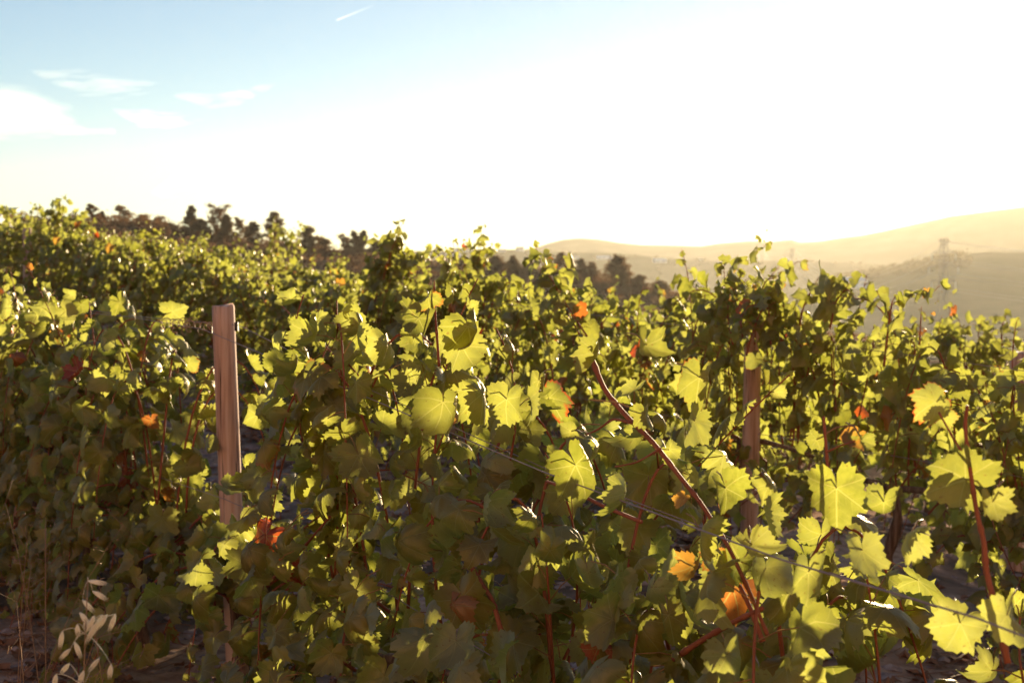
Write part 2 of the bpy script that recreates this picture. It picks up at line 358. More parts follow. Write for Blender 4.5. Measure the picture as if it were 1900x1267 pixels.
#@@END_TERRAIN
# ------------------------------------------------------------------ vine leaves
def nrm(v): return v / (np.linalg.norm(v, axis=-1, keepdims=True) + 1e-9)
def leaf_template(npts, rings, seed, teeth):
    r = np.random.default_rng(seed); ph = np.linspace(-176, 176, npts); a = np.abs(ph)
    k = r.uniform(0.25, 0.8)
    deg = np.array([0, 13, 29, 42, 55, 72, 88, 100, 114, 130, 150, 165, 174, 180.])
    rad = np.array([1.0, .90, .78, .84, .90, .80, .70, .74, .77, .71, .63, .53, .30, .10])
    base = np.interp(deg, [0, 55, 114, 150, 165, 174, 180], [.98, .90, .78, .66, .53, .30, .10])
    rad = base + (rad - base) * k * 1.4; pk = np.interp(deg, [0, 13, 42, 55, 72, 100, 114, 130, 180], [.10, -.02, -.02, .07, -.02, -.01, .05, -.02, 0]); rad = rad + pk
    ra = np.interp(a + np.where(ph < 0, r.uniform(-3, 3), 0), deg, rad)
    ra = ra * (1 + 0.05 * np.sin(np.radians(ph) * 2 + r.uniform(0, 6)))
    if teeth: ra = ra * (1 + .05 * np.interp(ph, np.linspace(-176, 176, 13), r.normal(0, 1, 13))); ra = ra * (1 + teeth * np.where(np.arange(npts) % 2 == 0, 1, -1) * r.uniform(.5, 1.2, npts))
    if rings[-1] == 1 and teeth > 0.03:                        # a nibbled edge here and there
        for _ in range(2):
            q = r.integers(4, npts - 4); ra[q:q + 2] *= r.uniform(.7, .92)
    X, Y, E = [np.zeros(1)], [np.zeros(1)], [np.zeros(1)]
    for q in rings:
        rq = ra * q if q > .7 else (ra * .5 + .5 * base.mean()) * q
        if q < .99 and teeth: rq = np.convolve(np.pad(rq, 1, mode='edge'), [.25, .5, .25], 'valid')
        X.append(rq * np.sin(np.radians(ph))); Y.append(rq * np.cos(np.radians(ph))); E.append(np.full(npts, q))
    x, y, e = map(np.concatenate, (X, Y, E))
    luv = np.stack([x, y, e], 1)
    rr_ = np.hypot(x, y); th = np.arctan2(x, y)
    kx = r.choice([-1.4, -.7, .7, 1.1, 1.5, 2.0, 2.6]); ky = r.choice([-.8, .4, .8, 1.2, 1.7])
    z = (.11 * np.sin(3 * th + r.uniform(0, 6)) + .075 * np.sin(6 * th + r.uniform(0, 6))) * rr_ ** 2 + .035 * np.sin(x * 9 + r.uniform(0, 6)) * np.sin(y * 8 + r.uniform(0, 6))
    z = z - 0.10 * np.abs(np.sin(th * 2.9)) * np.minimum(rr_, .6)
    asy = r.uniform(-.6, .6); kk = kx * (1 + asy * np.sign(x))
    X2 = np.sin(kk * x) / kk; Z2 = z - (1 - np.cos(kk * x)) / kk
    Y2 = np.sin(ky * y) / ky; Z2 = Z2 - (1 - np.cos(ky * y)) / ky
    tw = r.uniform(-.4, .4) * y; X3 = X2 * np.cos(tw) - Z2 * np.sin(tw); Z3 = X2 * np.sin(tw) + Z2 * np.cos(tw)
    V = np.stack([X3, Y2, Z3], 1)
    Fa = []; j = np.arange(npts - 1)
    Fa.append(np.stack([np.zeros(npts - 1, int), 1 + j + 1, 1 + j], 1))
    for i in range(len(rings) - 1):
        A, B = 1 + i * npts, 1 + (i + 1) * npts
        Fa += [np.stack([A + j, A + j + 1, B + j + 1], 1), np.stack([A + j, B + j + 1, B + j], 1)]
    return V, np.concatenate(Fa), luv
LODS = {0: [leaf_template(50, (.42, .76, 1), 100 + i, .075) for i in range(16)],
        1: [leaf_template(25, (.6, 1), 200 + i, .045) for i in range(10)],
        2: [leaf_template(13, (1,), 300 + i, 0) for i in range(8)]}
def leaf_mesh(name, L, lod, m, parent, r, **props):
    """L: list of (pos, tip direction, normal, width, autumn)"""
    pos = np.array([l[0] for l in L]); t = nrm(np.array([l[1] for l in L])); n = np.array([l[2] for l in L]); w = np.array([l[3] for l in L]) / 1.55
    au = np.array([l[4] for l in L]); n = nrm(n - t * (n * t).sum(1)[:, None]); x = np.cross(t, n)
    which = r.integers(0, len(LODS[lod]), len(L)); bri = r.random(len(L)); rnd = r.random(len(L))
    Vs, Fs, Us, Ts, c = [], [], [], [], 0
    for k, (tv, tf, tu) in enumerate(LODS[lod]):
        q = np.where(which == k)[0]
        if not len(q): continue
        fl = np.where(r.random(len(q)) < .5, -1, 1)[:, None, None]
        V = (x[q][:, None] * tv[None, :, 0:1] * fl + t[q][:, None] * tv[None, :, 1:2] + n[q][:, None] * tv[None, :, 2:3]) * w[q][:, None, None] + pos[q][:, None]
        nv = len(tv); f = tf[None] + (np.arange(len(q)) * nv)[:, None, None] + c; f = np.where(fl < 0, f[:, :, ::-1], f)
        tint = np.stack([bri[q], au[q], rnd[q], np.ones(len(q))], 1)
        Vs.append(V.reshape(-1, 3)); Fs.append(f.reshape(-1, 3)); Us.append(np.tile(tu, (len(q), 1))); Ts.append(np.repeat(tint, nv, 0)); c += nv * len(q)
    return obj(name, np.concatenate(Vs), np.concatenate(Fs), m, parent, True, {'luv': ('FLOAT_VECTOR', np.concatenate(Us)), 'tint': ('FLOAT_COLOR', np.concatenate(Ts))}, **props)

def bez(p, k=16):
    p = [np.asarray(q, float) for q in p]; t = np.linspace(0, 1, k)[:, None]
    if len(p) == 3: return (1 - t) ** 2 * p[0] + 2 * t * (1 - t) * p[1] + t * t * p[2]
    return (1 - t) ** 3 * p[0] + 3 * t * (1 - t) ** 2 * p[1] + 3 * t * t * (1 - t) * p[2] + t ** 3 * p[3]
def along(P, d):
    seg = np.linalg.norm(np.diff(P, axis=0), axis=1); L = np.concatenate([[0], np.cumsum(seg)])
    return np.stack([np.interp(d, L, P[:, i]) for i in range(3)], 1), L[-1]
def leaf_age(r):
    q = r.random(); return r.uniform(.62, 1.0) if q < .018 else (r.uniform(.3, .55) if q < .05 else r.uniform(.1, .3) if q < .22 else 0.)
def dress(P, r, L, stalks, step=.058, wmax=.146, out=None, first=.05, face=1.0):
    """leaves alternately along a shoot; out = outward direction of the canopy side"""
    _, tot = along(P, [0]); d = np.arange(first, tot, step); d = d + r.normal(0, .01, len(d)); Q, _ = along(P, np.clip(d, 0, tot))
    G = np.gradient(P, axis=0); T = nrm(np.stack([np.interp(d / tot, np.linspace(0, 1, len(P)), G[:, i]) for i in range(3)], 1))
    for i, (p, tg) in enumerate(zip(Q, T)):
        f = d[i] / tot
        w = wmax * r.uniform(.62, 1.0) * (1 if f < .75 else 1 - .72 * (f - .75) / .25)
        side = nrm(np.cross(tg, (0, 0, 1.0)) + r.normal(0, .25, 3)) * (1 if i % 2 else -1)
        o = np.array((r.normal(0, .25), r.choice([-1, 1]), 0.)) if out is None else np.asarray(out, float)
        if r.random() < .16: o = -o
        pd = nrm(side * .8 + o * .45 + tg * .25 + np.array((0, 0, r.uniform(-.1, .7))))
        pl = w * r.uniform(.45, .85); e = p + pd * pl
        stalks.append((p, p + pd * pl * .55 + np.array((0, 0, .006)), e))
        tip = nrm(pd * .42 + o * .15 + r.normal(0, .30, 3) + np.array((0, 0, -.78 if f < .9 else -.1)))
        nn = nrm(o * .75 * face + np.array((0, 0, .40)) + r.normal(0, .58, 3))
        L.append((e, tip, nn, w, leaf_age(r)))
def shoot_paths(r, ns, span, hs):
    out = []
    for i in range(ns):
        x0 = r.uniform(-span, span); sd = 1 if i % 2 else -1; q = r.random(); b0 = r.normal(0, .02); z0 = .62 * hs + r.uniform(0, .16)
        if q < .28:
            zt = r.uniform(1.38, 1.72) * hs; x1 = x0 + r.normal(0, .18); b1 = r.normal(0, .15)
            P = bez([(x0, b0, z0), (x0, b0 + sd * .05, 1.0 * hs), (x1, b1, zt - .25), (x1 + r.normal(0, .12), b1 + r.normal(0, .1), zt)]); o = None
        elif q < .78:
            zt = r.uniform(1.25, 1.62) * hs; x1 = x0 + r.normal(0, .28); b1 = sd * r.uniform(.20, .42); ze = r.uniform(.25, 1.05) * hs
            P = bez([(x0, b0, z0), (x0, sd * .06, zt + .15), (x1, b1, zt + .1), (x1 + r.normal(0, .12), b1 + sd * .06, ze)], 20); o = (0, sd, 0)
        else:
            x1 = x0 + r.normal(0, .3); b1 = sd * r.uniform(.2, .42)
            P = bez([(x0, b0, z0), (x0, sd * .25, z0 + .25), (x1, b1, r.uniform(.06, .45))], 16); o = (0, sd, 0)
        out.append((P, o))
    return out
def stalk_mesh(mb, stalks, rad=.0016, n=3):
    for a, b, c in stalks: mb.tube(np.array([a, b, c]), [rad, rad, rad * .85], n, False)
def trunk_path(r):
    return np.array([(0, 0, -.08), (r.normal(0, .02), r.normal(0, .02), .12), (r.normal(0, .04), r.normal(0, .03), .34), (r.normal(0, .05), 0, .54), (r.normal(0, .03), 0, .68)])
def gnarl(P, k=14):
    t = np.linspace(0, len(P) - 1, k); return np.stack([np.interp(t, np.arange(len(P)), P[:, i]) for i in range(3)], 1)
def grape_bunch(parent, c, r, k=34, sz=.0075):
    mb = MB(); ph = (1 + 5 ** .5) / 2
    iv = nrm(np.array([(-1, ph, 0), (1, ph, 0), (-1, -ph, 0), (1, -ph, 0), (0, -1, ph), (0, 1, ph), (0, -1, -ph), (0, 1, -ph), (ph, 0, -1), (ph, 0, 1), (-ph, 0, -1), (-ph, 0, 1)], float))
    iF = [(0, 11, 5), (0, 5, 1), (0, 1, 7), (0, 7, 10), (0, 10, 11), (1, 5, 9), (5, 11, 4), (11, 10, 2), (10, 7, 6), (7, 1, 8), (3, 9, 4), (3, 4, 2), (3, 2, 6), (3, 6, 8), (3, 8, 9), (4, 9, 5), (2, 4, 11), (6, 2, 10), (8, 6, 7), (9, 8, 1)]
    for i in range(k):
        f = i / k; w = .028 * (1 - f * .75); a = i * 2.4
        mb.add(iv * sz * r.uniform(.85, 1.1) + np.asarray(c) + (w * math.cos(a), w * math.sin(a), -.12 * f), iF)
    return mb.build('grape_bunch', M['grape'], parent, True)

GROUP = 'grapevines in the vineyard rows'
def make_vine(label, seed, lod, ns=14, span=.55, hs=1.0, wmax=.146, canes=True, step=.058, loc=(0, 0, 0), rz=0., extra=None, zone=None, bunches=0, skirt=0):
    r = np.random.default_rng(seed); v = thing('grapevine', label, 'grapevine', loc, rz, GROUP)
    L, st = [], []
    wood = MB(); tp = gnarl(trunk_path(r))
    wood.tube(tp, np.linspace(.034, .022, len(tp)) * r.uniform(.85, 1.2, len(tp)), 8)
    for sd in (-1, 1):
        A = bez([tp[-1], tp[-1] + (sd * .2, r.normal(0, .02), .06), (sd * span, r.normal(0, .03), .66 * hs)], 9); wood.tube(A, np.linspace(.018, .009, 9) * r.uniform(.85, 1.15, 9), 6)
    paths = shoot_paths(r, ns, span, hs)
    for i in range(skirt):
        x0, sd = r.uniform(-span, span), (-1 if i % 4 else 1); x1 = x0 + r.normal(0, .3)
        paths.append((bez([(x0, 0, .6), (x0, sd * .3, .85), (x1, sd * r.uniform(.3, .55), r.uniform(.02, .35))], 16), (0, sd, 0)))
    if zone:
        cut = []
        for P, o in paths:
            b = zone(P); k = int(np.argmax(b)) if b.any() else len(P)
            if k >= 7: cut.append((P[:k], o))
        paths = cut
    cm = MB() if not canes else None
    for P, o in paths:
        rd = np.linspace(.0052, .0018, len(P))
        if canes: MB().tube(P, rd, 6).build('cane', M['cane'], v, True)
        else: wood.tube(P, rd * 1.3, 3, False)
        dress(P, r, L, st, step, wmax, o)
    # short side shoots fill the inside and the skirt of the canopy
    for i in range(ns):
        P, o = paths[r.integers(len(paths))] if paths else (None, None)
        if P is None: break
        p = P[r.integers(3, len(P) - 3)]; q = p + np.array((r.normal(0, .14), r.normal(0, .12), r.uniform(-.16, .16)))
        S2 = np.array([p, (p + q) / 2 + (0, 0, .03), q])
        if canes and i < 4: MB().tube(S2, [.0028, .0022, .0014], 5).build('cane', M['cane'], v, True)
        dress(S2, r, L, st, step, wmax * .8, o, .03)
    if zone:
        ok = ~zone(np.array([l[0] for l in L])); L = [l for l, q in zip(L, ok) if q]; st = [l for l, q in zip(st, ok) if q]
    if lod == 0:
        for P, o in paths[::3]:
            p = P[len(P) * 2 // 3]; u = np.linspace(0, 1, 26); c = nrm(r.normal(0, 1, 3)) * r.uniform(.06, .13); th = u * r.uniform(8, 15); ra = .012 * u
            Q = p + c * u[:, None] + np.stack([ra * np.cos(th), ra * np.sin(th), ra * np.cos(th + 1)], 1)
            MB().tube(Q, .0011, 4).build('tendril', M['petiole'], v, True)
    if extra: extra(v, r, L, st)
    wood.build('trunk', M['bark'], v, True)
    if lod < 2 and st:
        mb = MB(); stalk_mesh(mb, st, .0016 if lod == 0 else .002); mb.build('leaf_stalks', M['petiole'], v, True)['kind'] = 'stuff'
    leaf_mesh('foliage', L, lod, M['leaf_near'] if lod == 0 else M['leaf'], v, r)
    for i in range(bunches):
        grape_bunch(v, (r.uniform(-.4, .4), -r.uniform(.1, .2), r.uniform(.62, .8)), r)
    return v
ROWROT = math.atan2(SD[1], SD[0])
def plant_spot(s, n):
    p = row_xy(s, n); return (p[0], p[1], ground_at(p[0], p[1]))

# --- the front row
N1 = 1.824
# canes drawn where the photo shows them: photo points, distance across the rows, thickness
HERO_CANES = [
    ([(1092, 650), (1120, 722), (1160, 770), (1212, 820), (1262, 885), (1300, 932), (1350, 1010), (1392, 1100), (1425, 1180)], 1.56, .0052, .0032),
    ([(1172, 785), (1138, 776), (1108, 798), (1088, 806)], 1.55, .0028, .0016),
    ([(1226, 832), (1182, 858), (1142, 866)], 1.55, .0022, .0014),
    ([(1795, 752), (1790, 790), (1800, 872), (1812, 950), (1826, 1005), (1830, 1060), (1848, 1130), (1870, 1230)], 1.60, .0024, .0050),
    ([(1798, 860), (1770, 815), (1742, 765)], 1.60, .0022, .0014),
    ([(1528, 772), (1533, 830), (1537, 892), (1545, 960)], 1.66, .0022, .0034),
    ([(1535, 838), (1560, 826), (1586, 818)], 1.66, .0018, .0012),
    ([(1015, 893), (1062, 910), (1122, 940), (1190, 968)], 1.58, .0030, .0042),
    ([(856, 1008), (880, 1060), (914, 1112), (930, 1170)], 1.6, .0042, .0060),
    ([(1250, 1222), (1310, 1182), (1372, 1148), (1415, 1128)], 1.6, .0056, .0040),
    ([(1372, 1085), (1398, 1140), (1415, 1190)], 1.6, .0036, .0048),
    ([(474, 1052), (540, 1000), (606, 946)], 1.75, .0060, .0034),
    ([(498, 1082), (560, 1020), (612, 958)], 1.72, .0060, .0034),
    ([(806, 520), (806, 555), (809, 600), (815, 680)], 1.76, .0018, .0040),
    ([(618, 640), (640, 668), (668, 700)], 1.75, .0020, .0030),
    ([(520, 565), (560, 605), (612, 650), (690, 735)], 1.80, .0014, .0040),
    ([(165, 560), (172, 610), (180, 690)], 1.75, .0020, .0034)]
# leaves: stalk end in the photo, width in photo pixels, direction of the tip (90 = down), across, autumn, turn
HERO_LEAVES = [
    (1104, 655, 86, 112, 1.52, .3, 0), (1200, 640, 112, 88, 1.54, .05, .4), (1298, 700, 108, 95, 1.56, .35, -.5), (1288, 780, 92, 104, 1.55, .05, .3), (1197, 768, 66, 78, 1.52, .1, 0),
    (1068, 862, 140, 55, 1.54, .05, 0), (1110, 825, 74, 75, 1.50, .35, .8), (1060, 800, 52, 165, 1.54, .3, 0), (1552, 905, 140, 96, 1.62, .05, 0), (1428, 900, 92, 66, 1.58, .1, .4),
    (1424, 950, 96, 62, 1.55, .05, 1.0), (1792, 890, 150, 205, 1.60, .15, 0), (1842, 930, 90, 95, 1.58, .3, .3), (1760, 880, 110, 110, 1.64, .05, -.3), (1738, 745, 100, 150, 1.62, .42, 0),
    (1745, 770, 70, 110, 1.63, .38, .2), (1782, 1155, 128, 122, 1.58, .1, 0), (1868, 1140, 130, 70, 1.56, .1, .2), (1160, 915, 110, 98, 1.52, .05, .9), (1346, 905, 110, 80, 1.58, .05, .2),
    (1268, 925, 40, 120, 1.52, .95, 0), (1285, 1050, 88, 112, 1.50, 1.0, .4), (1330, 1035, 70, 85, 1.56, .55, 0), (1300, 985, 130, 100, 1.48, .05, .5), (868, 605, 118, 80, 1.72, .2, 0),
    (856, 640, 112, 60, 1.72, .1, .3), (776, 590, 96, 115, 1.70, .12, .5), (795, 552, 62, 130, 1.74, .5, 0), (822, 745, 140, 95, 1.62, .02, 0), (712, 640, 92, 100, 1.72, .05, .3),
    (655, 655, 84, 118, 1.74, .38, 0), (642, 610, 70, 92, 1.76, .1, .4), (540, 556, 60, 150, 1.80, .05, 0), (596, 588, 52, 60, 1.80, .1, .6), (858, 1108, 130, 60, 1.54, .02, .5),
    (1150, 1070, 88, 110, 1.60, .1, .2), (1090, 1060, 92, 88, 1.60, .1, 0), (1020, 1020, 96, 110, 1.60, .05, .3), (985, 960, 80, 90, 1.55, .1, .8), (905, 930, 110, 100, 1.56, .0, .2),
    (940, 740, 100, 95, 1.62, .0, 0), (985, 745, 90, 80, 1.60, .0, .9), (895, 730, 120, 80, 1.60, .0, 1.0), (1000, 705, 60, 100, 1.66, .0, .6), (1515, 815, 46, 125, 1.66, .2, .4),
    (1600, 815, 50, 95, 1.66, .3, .7), (1640, 930, 100, 100, 1.62, .05, .2), (1690, 990, 110, 150, 1.56, .05, .8), (1600, 1020, 110, 85, 1.54, .0, 0), (1500, 1060, 120, 95, 1.50, .0, .2),
    (1395, 1010, 110, 70, 1.52, .0, .4), (1350, 1215, 120, 75, 1.52, .1, 0), (1210, 1090, 90, 100, 1.56, .1, .3), (1240, 1140, 90, 75, 1.54, .05, .6), (1110, 1200, 80, 70, 1.52, .75, 0),
    (280, 780, 40, 85, 1.70, .98, 0), (130, 590, 60, 95, 1.72, .05, 0), (222, 560, 52, 60, 1.74, .1, .3), (30, 980, 70, 95, 1.66, .97, .2), (545, 1040, 72, 85, 1.70, .85, 0), (465, 1110, 60, 60, 1.68, .95, .3),
    (560, 1060, 60, 95, 1.71, .6, .2), (478, 770, 70, 95, 1.88, .05, 0), (500, 745, 60, 70, 1.88, .1, .5), (455, 860, 55, 60, 1.72, .05, .2), (470, 905, 66, 80, 1.72, .0, 1.), (540, 850, 80, 30, 1.74, .02, 1.1),
    (420, 905, 64, 40, 1.74, .0, 1.0), (385, 820, 54, 95, 1.76, .4, .8), (440, 985, 96, 115, 1.70, .0, 0), (300, 960, 80, 110, 1.70, .05, 0)]
FRONT = [  # s along the row, label, seed, options
    (0.75, 'sprawling green grapevine nearest the viewer, at the right end of the front row', 11, dict(ns=14, hs=.92)),
    (1.75, 'tall green grapevine in the front row with an upright bare red shoot', 12, dict(ns=14, hs=.92)),
    (2.75, 'grapevine of large lit leaves around a thick slanting red cane in the front row', 13, dict(ns=15, hs=.96)),
    (3.72, 'tall dark shaded grapevine in the front row just right of the foremost post', 14, dict(ns=19, hs=1.13, span=.5)),
    (4.98, 'low grapevine covering the foot of the foremost post', 15, dict(ns=14, hs=.60, span=.42)),
    (6.15, 'grapevine in the front row just left of the foremost post', 16, dict(ns=17, bunches=1)),
    (7.2, 'second grapevine to the left of the foremost post in the front row', 17, dict(ns=17)),
    (8.25, 'third grapevine to the left of the foremost post, at the left edge', 18, dict(ns=17)),
    (9.3, 'grapevine at the far left end of the visible front row', 19, dict(ns=16))]
S1 = [f[0] for f in FRONT]
def to_local(p, loc):
    q = np.asarray(p) - np.asarray(loc); c, s_ = math.cos(-ROWROT), math.sin(-ROWROT)
    return np.stack([q[..., 0] * c - q[..., 1] * s_, q[..., 0] * s_ + q[..., 1] * c, q[..., 2]], -1)
def nearest(p): return int(np.argmin([abs(s - p[:2] @ SD) for s in S1]))
def hero_for(i, loc, skin):
    def extra(v, r, L, st):
        for _ in range(skin):                                  # big shaded leaves hanging on the viewer's side
            e = np.array((r.uniform(-.55, .55), 0, r.uniform(.06, 1.12))); e[1] = .20 + .22 * math.sin(min(1, e[2] / 1.1) * 2.6) + r.normal(0, .04)
            b = e + (r.normal(0, .04), -.05, r.uniform(.01, .06)); st.append((b, (b + e) / 2 + (0, 0, .01), e))
            L.append((e, nrm(np.array((r.normal(0, .45), .25, -.8))), nrm(np.array((r.normal(0, .5), 1.0, .4))), r.uniform(.085, .145), leaf_age(r)))
        for pts, n0, r0, r1 in HERO_CANES:
            P = np.array([on_row(x, y, n0) for x, y in pts])
            if nearest(P[len(P) // 2]) != i: continue
            P = to_local(P, loc); t = np.linspace(0, 1, len(P)); k = len(P) * 6; u = np.linspace(0, 1, k)
            Q = np.stack([np.interp(u, t, P[:, c]) for c in range(3)], 1)
            for _ in range(3): Q[1:-1] = (Q[:-2] + 2 * Q[1:-1] + Q[2:]) / 4
            rad = np.linspace(r0, r1, k); rad[3::7] *= 1.28                   # swollen nodes
            MB().tube(Q, rad, 8).build('cane', M['cane'], v, True)
        for px, py, w, ang, n0, au, turn in HERO_LEAVES:
            p = on_row(px, py, n0)
            if nearest(p) != i: continue
            d = p[1]; a = R(ang); tip = nrm(np.array((math.cos(a), r.uniform(-.5, .25), -math.sin(a))) + r.normal(0, .12, 3))
            turn = turn + r.choice([-1, 1]) * r.uniform(.15, .75); nn = np.array((math.sin(turn), -math.cos(turn), r.uniform(.0, .6))) * (1 if r.random() < .6 else -1)
            e = to_local(p, loc); rot = lambda q: to_local(q, (0, 0, 0))
            b = e - rot(tip) * .02 + rot(np.array((r.normal(0, .03), .07, .0)))
            st.append((b, (b + e) / 2 + (0, 0, .008), e)); L.append((e, rot(tip), rot(nn), w * d / F * .88, au))
    return extra
for i, (s, lab, seed, kw) in enumerate(FRONT):
    sp_ = plant_spot(s, N1)
    def gap(P, s=s): return (P[:, 0] + s > 4.34) & (P[:, 0] + s < 5.62) & (P[:, 2] > .84) | (P[:, 0] + s > 4.10) & (P[:, 0] + s < 4.4) & (P[:, 2] > 1.12)
    make_vine(lab, seed, 0, loc=sp_, rz=ROWROT, extra=hero_for(i, sp_, 0 if 4.4 < s < 5.6 else 62), zone=gap, skirt=20 if s > 6 else 11, **kw)

# --- the rows behind
dense = [make_vine('', 70 + i, 1, ns=25, wmax=.134, canes=True, skirt=12) for i in range(5)]
protos = []
for i in range(9):
    protos.append(make_vine('', 50 + i, 1, ns=16 if i % 3 else 14, wmax=.136, canes=True, skirt=5))
far_protos = [make_vine('', 80 + i, 2, ns=16, wmax=.138, canes=False) for i in range(6)]
rv = random.Random(5); first = set()
def row(n, s0, s1, lod, label, step=1.08, skip=()):
    s = s0; k = 0
    while s < s1:
        pr = (dense if lod == 1 and s > 8.4 else protos if lod == 1 else far_protos); i = rv.randrange(len(pr)); p = pr[i]
        ss = s + rv.uniform(-.12, .12); sc = rv.uniform(.92, 1.08) * (.86 if n < 6 and s < 4.6 else 1)
        loc = plant_spot(ss, n + rv.uniform(-.06, .06)); rz = ROWROT + rv.choice((0, math.pi)) + rv.uniform(-.12, .12)
        lb = label(ss, k) if callable(label) else label
        if p not in first:
            first.add(p); p.location = loc; p.rotation_euler = (0, 0, rz); p['label'] = lb; p.scale = (1, 1, sc)
        elif not any(a < ss < b for a, b in skip): dup(p, loc, rz, lb, (1, 1, sc))
        s += step; k += 1
row(5.09, 2.6, 26.5, 1, 'green sunlit grapevine in the second row, behind the foremost post')
row(8.0, 5.0, 22, 1, 'sunlit grapevine in the third row, behind the second row of vines')
row(8.0, 22, 37, 2, 'small distant grapevine at the far left end of the third row')
row(11.0, 8.0, 42, 2, 'distant grapevine in the fourth row with only its sunlit top showing')
row(14.0, 12.0, 44, 2, 'distant grapevine in the fifth row below the dark scrub hillside')
row(17.0, 16.0, 46, 2, 'far grapevine in the sixth row at the back of the vineyard')
for p in [*protos, *dense, *far_protos]:
    if not p['label']:
        for c in list(p.children): bpy.data.objects.remove(c)
        bpy.data.objects.remove(p)

# ------------------------------------------------------------------ posts and wires
def post(label, base, top, rad, seed, clips=False):
    r = np.random.default_rng(seed); base, top = np.asarray(base, float), np.asarray(top, float)
    t_ = thing('vine_post', label, 'post', tuple(base), 0, 'wooden posts of the vine rows')
    d = top - base; k = 26; n = 20; V = []; a = np.arange(n) * 2 * np.pi / n; w = r.normal(0, .03, n); w = (w + np.roll(w, 1) + np.roll(w, -1)) / 3
    for i in range(k):
        f = i / (k - 1); ra = rad * (1.04 - .06 * f) * (1 + w + .012 * np.sin(a * 3 + f * 5))
        V.append(d * f + np.stack([ra * np.cos(a), ra * np.sin(a), 0 * a], 1))
    q = V[-1].copy(); q = d + (q - d) * .93 + (0, 0, .004); q[:, 2] += .006 * np.sin(a + 1) + r.normal(0, .0025, n); V.append(q)
    V = np.concatenate(V); j = np.arange(n); jn = (j + 1) % n; Fa = []
    for i in range(k):
        A, B = i * n, (i + 1) * n; Fa += [np.stack([A + j, A + jn, B + jn], 1), np.stack([A + j, B + jn, B + j], 1)]
    V = np.concatenate([V, [d + (0, 0, .006)]]); Fa.append(np.stack([k * n + j, k * n + jn, np.full(n, len(V) - 1)], 1))
    obj('post_shaft', V, np.concatenate(Fa), M['post'], t_, True)
    return t_
def rowpost(px, ytop, n, rad, seed, label, lean=(0, 0)):
    top = on_row(px, ytop, n); base = np.array((top[0] + lean[0], top[1] + lean[1], ground_at(top[0], top[1]) - .15)); return post(label, base, top, rad, seed), top
PA, topA = rowpost(414, 569, N1, .0425, 1, 'foremost weathered wooden post, standing free between two front vines', (.055, 0))
PB, topB = rowpost(1398, 585, 4.95, .046, 2, 'wooden post wrapped in leaves at its top, in the second row', (-.02, 0))
PC, topC = rowpost(1888, 655, 7.6, .05, 3, 'wooden post at the right edge, half hidden by vine leaves')
PD, topD = rowpost(50, 424, 4.85, .062, 4, 'wooden post standing among the vines high on the left slope')
PE, topE = rowpost(877, 508, 10.8, .055, 5, 'small distant post under a tall leafy shoot, in the fourth row')
PF, topF = rowpost(536, 474, 10.8, .05, 6, 'small distant post under the tallest bushy vine, left of the middle')
# clips that hold the wires on the foremost post
clipL, clipR = on_row(393, 611, N1) + (0, -.02, 0), on_row(439, 606, N1) + (0, .0, 0)
bA = np.array(PA.location)
MB().box(clipL - bA, (.016, .03, .03)).build('wire_clip', M['plastic'], PA)
MB().box(clipR - bA, (.012, .02, .032)).build('wire_clip', M['plastic'], PA)
def wire(label, pts, rad=.0016, sag=0.0):
    P = np.array(pts, float); t = np.linspace(0, len(P) - 1, 12 * (len(P) - 1) + 1)
    Q = np.stack([np.interp(t, np.arange(len(P)), P[:, c]) for c in range(3)], 1); Q[:, 2] -= sag * 4 * (t % 1) * (1 - t % 1)
    o = MB().tube(Q, rad, 6).build('trellis_wire', M['wire'], None, True); tag(o, label, 'wire', 'wires of the vine rows'); return o
wire('steel wire crossing the face of the foremost post and running down to the right', [on_row(60, 570, 1.80), on_row(240, 588, 1.79), clipL + (-.03, -.012, .002), on_row(442, 638, 1.765), on_row(700, 745, 1.68), on_row(1010, 876, 1.56), on_row(1450, 1038, 1.42), on_row(1812, 1146, 1.38), on_row(1990, 1215, 1.36)], .0016)
wire('steel wire fixed on the right side of the foremost post, behind the front one', [on_row(60, 560, 1.88), on_row(240, 586, 1.87), on_row(395, 600, 1.88), clipR + (.006, 0, .006), on_row(640, 702, 1.88), on_row(1010, 868, 1.92), on_row(1450, 1032, 1.96), on_row(1980, 1205, 1.98)], .0015)
wire('low wire on the foremost post, half way down among the leaves', [on_row(40, 800, 1.84), on_row(415, 925, 1.80), on_row(450, 940, 1.80), on_row(620, 1040, 1.82), on_row(1100, 1330, 1.82)], .0016)
wire('steel wire along the top of the second row of vines', [topD + (0, 0, -.1), (topD + topB) / 2 + (0, 0, -.18), topB + (0, 0, -.1), on_row(1990, 700, 4.95)], .0018)
wire('lower steel wire inside the second row of vines', [topD + (0, 0, -.7), (topD + topB) / 2 + (0, 0, -.75), topB + (0, 0, -.62), on_row(1990, 900, 4.95)], .0018)
# dry tendrils curled round the wires beside the post
r = np.random.default_rng(3)
for i in range(9):
    c = on_row(312 + i * 9 + r.uniform(-4, 4), 597 + r.uniform(-2, 6) + i * .6, 1.79); t = np.linspace(0, r.uniform(9, 16), 40); ra = r.uniform(.010, .022) * (1 - t / 24)
    Q = c + np.stack([ra * np.cos(t) + t * r.uniform(-.002, .002), ra * np.sin(t) * .6, ra * np.sin(t) - np.maximum(t - 6, 0) * r.uniform(.0, .008)], 1)
    tag(MB().tube(Q, .0016, 4).build('dry_tendril', M['dry_stem'], None, True), 'dry curled vine tendril twisted round the wires left of the foremost post', 'tendril', 'dry tendrils on the wires')

